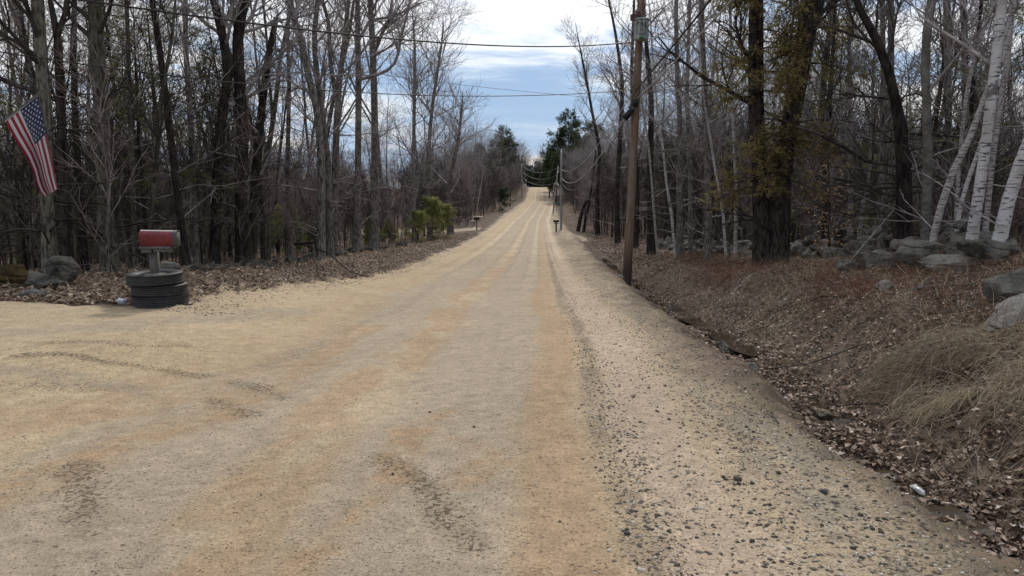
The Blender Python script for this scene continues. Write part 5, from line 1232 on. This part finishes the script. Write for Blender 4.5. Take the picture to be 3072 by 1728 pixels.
# hand painted figures down the tank
def txt(s_, px, py, size, par, mt, d):
    cu = bpy.data.curves.new('figures', 'FONT'); cu.body = s_; cu.size = size; cu.extrude = .002; cu.align_x = 'CENTER'; cu.align_y = 'CENTER'
    tmp = bpy.data.objects.new('tmp', cu); C.objects.link(tmp); dg = bpy.context.evaluated_depsgraph_get(); me = bpy.data.meshes.new_from_object(tmp.evaluated_get(dg)); bpy.data.objects.remove(tmp)
    me.materials.clear(); o = obj('figures', me, mt, par); o.location = P(px, py, d)-rl; o.rotation_euler = (PI/2, 0, .05); return o
txt('0', 1926, 71, .07, tank, M['paint_black'], D1-.545); txt('11', 1926, 78, .12, tank, M['paint_black'], D1-.545); txt('17', 1925, 90, .12, tank, M['paint_black'], D1-.545); txt('41/4', 1925, 102, .10, tank, M['paint_black'], D1-.545)
mb = MB(); q = P(1924, 113, D1-.545)-rl; mb.box(q, (.11, .012, .075)); obj('number_tag', mb.mesh('number_tag'), M['tag'], tank)
# splice boxes and hardware
mb = MB(); q = P(1906, 309, D1-.2)-rl; rot = np.array([[.95, .3, 0], [-.3, .95, 0], [0, 0, 1]]); mb.box(q, (.15, .14, .19), rot); obj('junction_box', mb.mesh('junction_box'), M['black'], root)
mb = MB(); q = P(1886, 343, D1-.2)-rl; rot = np.array([[.8, 0, -.6], [0, 1, 0], [.6, 0, .8]]).T; mb.box(q, (.15, .16, .36), rot); mb.box(q+[-.05, -.05, -.02], (.14, .12, .28), rot); mb.tubes(np.array([q+[0, 0, .2], q+[.1, .1, .1]]), np.array([.02, .02]), 6); obj('splice_case', mb.mesh('splice_case'), M['black'], root)
mb = MB(); cq = P(1904, 262, D1-.22)-rl; an = np.linspace(0, 2*PI, 24); mb.tubes(np.stack([cq[0]+.085*np.cos(an), cq[1]+.02*np.sin(an*2), cq[2]+.055*np.sin(an)], 1), np.full(24, .009), 6); obj('cable_coil', mb.mesh('cable_coil', True), M['cable'], root)
mb = MB(); mb.tubes(np.array([P(1925, 250, D1-.1)-rl, P(1909, 268, D1-.15)-rl, P(1898, 285, D1-.2)-rl, P(1894, 305, D1-.2)-rl, P(1890, 320, D1-.2)-rl]), np.full(5, .02), 6); obj('dead_end_clamp', mb.mesh('dead_end_clamp', True), M['galv'], root)
mb = MB(); mb.tubes(np.array([P(1929, 247, D1-.1)-rl, P(1931, 256, D1-.1)-rl]), np.full(2, .022), 8, cap=True); obj('insulator', mb.mesh('insulator', True), M['whitepaint'], root)
# root mound at the foot
boulder(1862, 21.4, (.5, .4, .22), 'dark clod of earth and roots at the foot of the near utility pole', 'stone_dark', 430, -.02, (0, 0, .3), .2, 'earth_clod')
def catenary(a, b_, sag, n=28):
    tt = np.linspace(0, 1, n)[:, None]; p = a+(b_-a)*tt; p[:, 2] -= (4*sag*tt*(1-tt))[:, 0]; return p
def wire(pts, r, label, mt='cable', cat='cable'):
    pts = np.array(pts); b0 = pts[0].copy(); mb = MB(); mb.tubes(pts-b0, np.full(len(pts), r), 5); return setp(obj('overhead_wire', mb.mesh('overhead_wire', True), M[mt], None, b0), label, cat)
def via(pxs, A, B, ext=0):
    """hang a wire through given sight lines in the vertical plane from A to B (plan)"""
    out = []; A = np.array(A, float); B = np.array(B, float); dv = B-A
    for px, py in pxs:
        r = ray(px, py); s_ = np.linalg.solve(np.array([[r[0], -dv[0]], [r[1], -dv[1]]]), A); out.append(EYE+r*s_[0])
    out = np.array(out); s_ = np.concatenate([[0], np.cumsum(np.linalg.norm(np.diff(out, axis=0), axis=1))]); q = np.linspace(0, s_[-1], 40)
    cf = [np.polyfit(s_, out[:, k], 3 if k == 2 else 2) for k in range(3)]; return np.stack([np.polyval(cf[k], q) for k in range(3)], 1)
pA = poly_on(P(1915, 130, D1)[2])
wire(via([(1896, 126), (1850, 132), (1700, 138), (1500, 137), (1320, 129), (1100, 108), (700, 62), (230, 0), (60, -28)], pA[:2], (-9.5, 9.5)), .017, 'twisted black service cable crossing the sky from the transformer to the left', 'cable')
wire(via([(1893, 269), (1800, 277), (1650, 287), (1500, 288), (1320, 284), (1000, 272), (700, 250), (400, 214), (0, 155), (-150, 130)], poly_on(P(1905, 270, D1)[2])[:2], (-9.5, 9.5)), .010, 'thin wire crossing the road low from the near pole far to the left', 'cable')
wire(via([(1775, 293), (1690, 286), (1600, 277), (1500, 266), (1324, 247), (1150, 225), (1000, 200)], (5.2, 62), (-16, 30)), .013, 'second thin wire slanting down to the right across the sky gap', 'cable')
for pts, r, lab, mt in [([(1928, 248), (2000, 160), (2060, 88), (2130, 0), (2230, -130)], .022, 'thick black bundled cable climbing right from the near pole', 'cable'), ([(1908, 298), (1990, 220), (2090, 115), (2195, 0), (2320, -140)], .017, 'pale cable climbing right just below the black bundle', 'alu'), ([(1908, 290), (1990, 205), (2090, 96), (2180, -5), (2290, -130)], .008, 'thin strand between the two thick climbing cables', 'cable')]:
    wire(via(pts, poly_on(P(1905, 270, D1)[2])[:2], (3.3, 2)), r, lab, mt)
# farther poles
def far_pole(base_px, d, top_px, top_py, r, label, mt='pole_grey', hw=True):
    g = G(base_px, d); tp = P(top_px, top_py, d); root = empty('utility_pole', g, label, 'utility pole'); mb = MB(); q = np.array([[0, 0, -.3], tp-g]); mb.tubes(np.linspace(q[0], q[1], 6), np.linspace(r, r*.75, 6), 10, cap=True); obj('post', mb.mesh('post', True), M[mt], root)
    mb = MB(); mb.tubes(np.array([tp-g, tp-g+[0, 0, .22]]), np.array([.05, .03]), 8, cap=True); obj('insulator', mb.mesh('insulator', True), M['whitepaint'], root)
    if hw:
        mb = MB(); q = (tp-g)*.62; mb.box(q+[-.22, -.02, 0], (.4, .05, .06)); mb.box(q+[0, -.16, -.15], (.14, .12, .3)); obj('bracket', mb.mesh('bracket'), M['galv'], root)
    return g, tp
g2, t2 = far_pole(1684, 70, 1684, 456, .13, 'silvery grey utility pole beside the small dark mailbox')
g3, t3 = far_pole(1659, 112, 1674, 503, .13, 'leaning utility pole just behind the silvery one', 'pole_grey')
g4, t4 = far_pole(1566, 168, 1564, 494, .15, 'lone utility pole on the left side of the hill', 'pole_grey')
g5, t5 = far_pole(1578, 232, 1578, 540, .13, 'tiny utility pole near the hill crest on the left', 'pole_grey', False)
mb = MB(); q = P(1672, 573, 111.9)-P(1672, 560, 111.9); an = np.linspace(0, 2*PI, 20)
lp = P(1669, 560, 111.8); mb.tubes(np.stack([lp[0]+.4*np.cos(an), np.full(20, lp[1]), lp[2]+.95*np.sin(an)-.3], 1)-lp, np.full(20, .03), 5); setp(obj('cable_loop', mb.mesh('cable_loop', True), M['whitepaint'], None, lp), 'white storage loop of cable on the leaning far pole', 'cable')
na_ = poly_on(P(1905, 285, D1)[2])
for k, (frac_a, frac_b, sg, mt) in enumerate([(P(1927, -60, D1), t2+[0, 0, .2], 1.0, 'cable'), (P(1896, 280, D1-.1), P(1686, 509, 70), .9, 'alu'), (P(1885, 335, D1-.1), P(1686, 535, 70), 1.1, 'alu'), (P(1882, 350, D1-.1), P(1686, 549, 70), 1.3, 'cable')]):
    wire(catenary(np.array(frac_a), np.array(frac_b), sg), .014 if k else .008, ['topmost bare line from the near pole down to the silvery pole', 'upper cable sagging from the near pole to the silvery pole', 'middle cable sagging from the near pole to the silvery pole', 'lowest cable sagging from the near pole to the silvery pole'][k], mt)
for k, (a, b_, sg) in enumerate([(P(1686, 480, 70), P(1673, 512, 112), .6), (P(1686, 540, 70), P(1670, 548, 112), .5), (t3, t4, 1.2), (P(1672, 525, 112), P(1564, 512, 168), 1.2), (P(1670, 548, 112), P(1565, 530, 168), 1.0), (P(1668, 558, 112), P(1566, 541, 168), 1.8), (t4, t5, 1.0)]):
    wire(catenary(np.array(a), np.array(b_), sg), .014, ['short upper line between the silvery and leaning poles', 'short lower line between the silvery and leaning poles', 'top line crossing the road between the leaning pole and the hill pole', 'second line crossing the road near the hill', 'third line crossing the road near the hill', 'lowest line crossing the road near the hill, sagging deepest', 'line from the hill pole up to the tiny crest pole'][k], 'alu')
# far mailboxes
def far_mailbox(px, d, hpost, bw, label, flagbox=False, facing=0):
    g = G(px, d); root = empty('mailbox', g, label, 'mailbox', rz=facing); mb = MB(); mb.box((0, 0, hpost/2-.1), (.11, .11, hpost+.2)); mb.box((0, 0, hpost-.12), (bw*.95, .12, .06)); obj('post', mb.mesh('post'), M['greywood'], root)
    mb = MB(); arc2 = np.array([(-.1, 0), (-.1, .13)]+[(-.1*math.cos(a), .13+.09*math.sin(a)) for a in np.linspace(.2, PI-.2, 8)]+[(.1, .13), (.1, 0)]); k = len(arc2); Vv = np.array([[xq, p[0], p[1]+hpost] for xq in (-bw/2, bw/2) for p in arc2]); mb.add(Vv, [[j, (j+1) % k, k+(j+1) % k, k+j] for j in range(k)], [[0, j+1, j] for j in range(1, k-1)]+[[k, k+j, k+j+1] for j in range(1, k-1)]); obj('box_body', mb.mesh('box_body'), M['black'], root)
    if flagbox:
        mb = MB(); mb.box((.15, 0, hpost+.29), (.95, .3, .035)); obj('shelf', mb.mesh('shelf'), M['whitepaint'], root); mb = MB(); mb.box((-.35, 0, hpost-.12), (.32, .16, .14)); obj('newspaper_tube', mb.mesh('newspaper_tube'), M['whitepaint'], root)
    return root
far_mailbox(1430, 70, 1.05, .55, 'dark mailbox with a pale shelf board at the far left driveway', True)
far_mailbox(1669, 67, .85, .5, 'small dark mailbox left of the silvery utility pole', False, .5)
# green road sign
g = G(1665, 118); root = empty('road_sign', g, 'small green road name sign near the leaning pole', 'sign'); zc = P(1670, 609, 118)-g
mb = MB(); mb.tubes(np.array([[zc[0]*0+.2, 0, -.2], [.2, 0, zc[2]]]), np.array([.04, .04]), 8); obj('sign_post', mb.mesh('sign_post'), M['galv'], root)
mb = MB(); mb.box((.25, -.05, zc[2]), (1.15, .02, .2)); obj('sign_plate', mb.mesh('sign_plate'), mat('sign_green', (.01, .13, .10), .5)[0], root)
print('objects', len(bpy.data.objects), 'tris', sum(len(o.data.loops)-2*len(o.data.polygons) for o in {o.data.name: o for o in C.objects if o.type == 'MESH'}.values()))
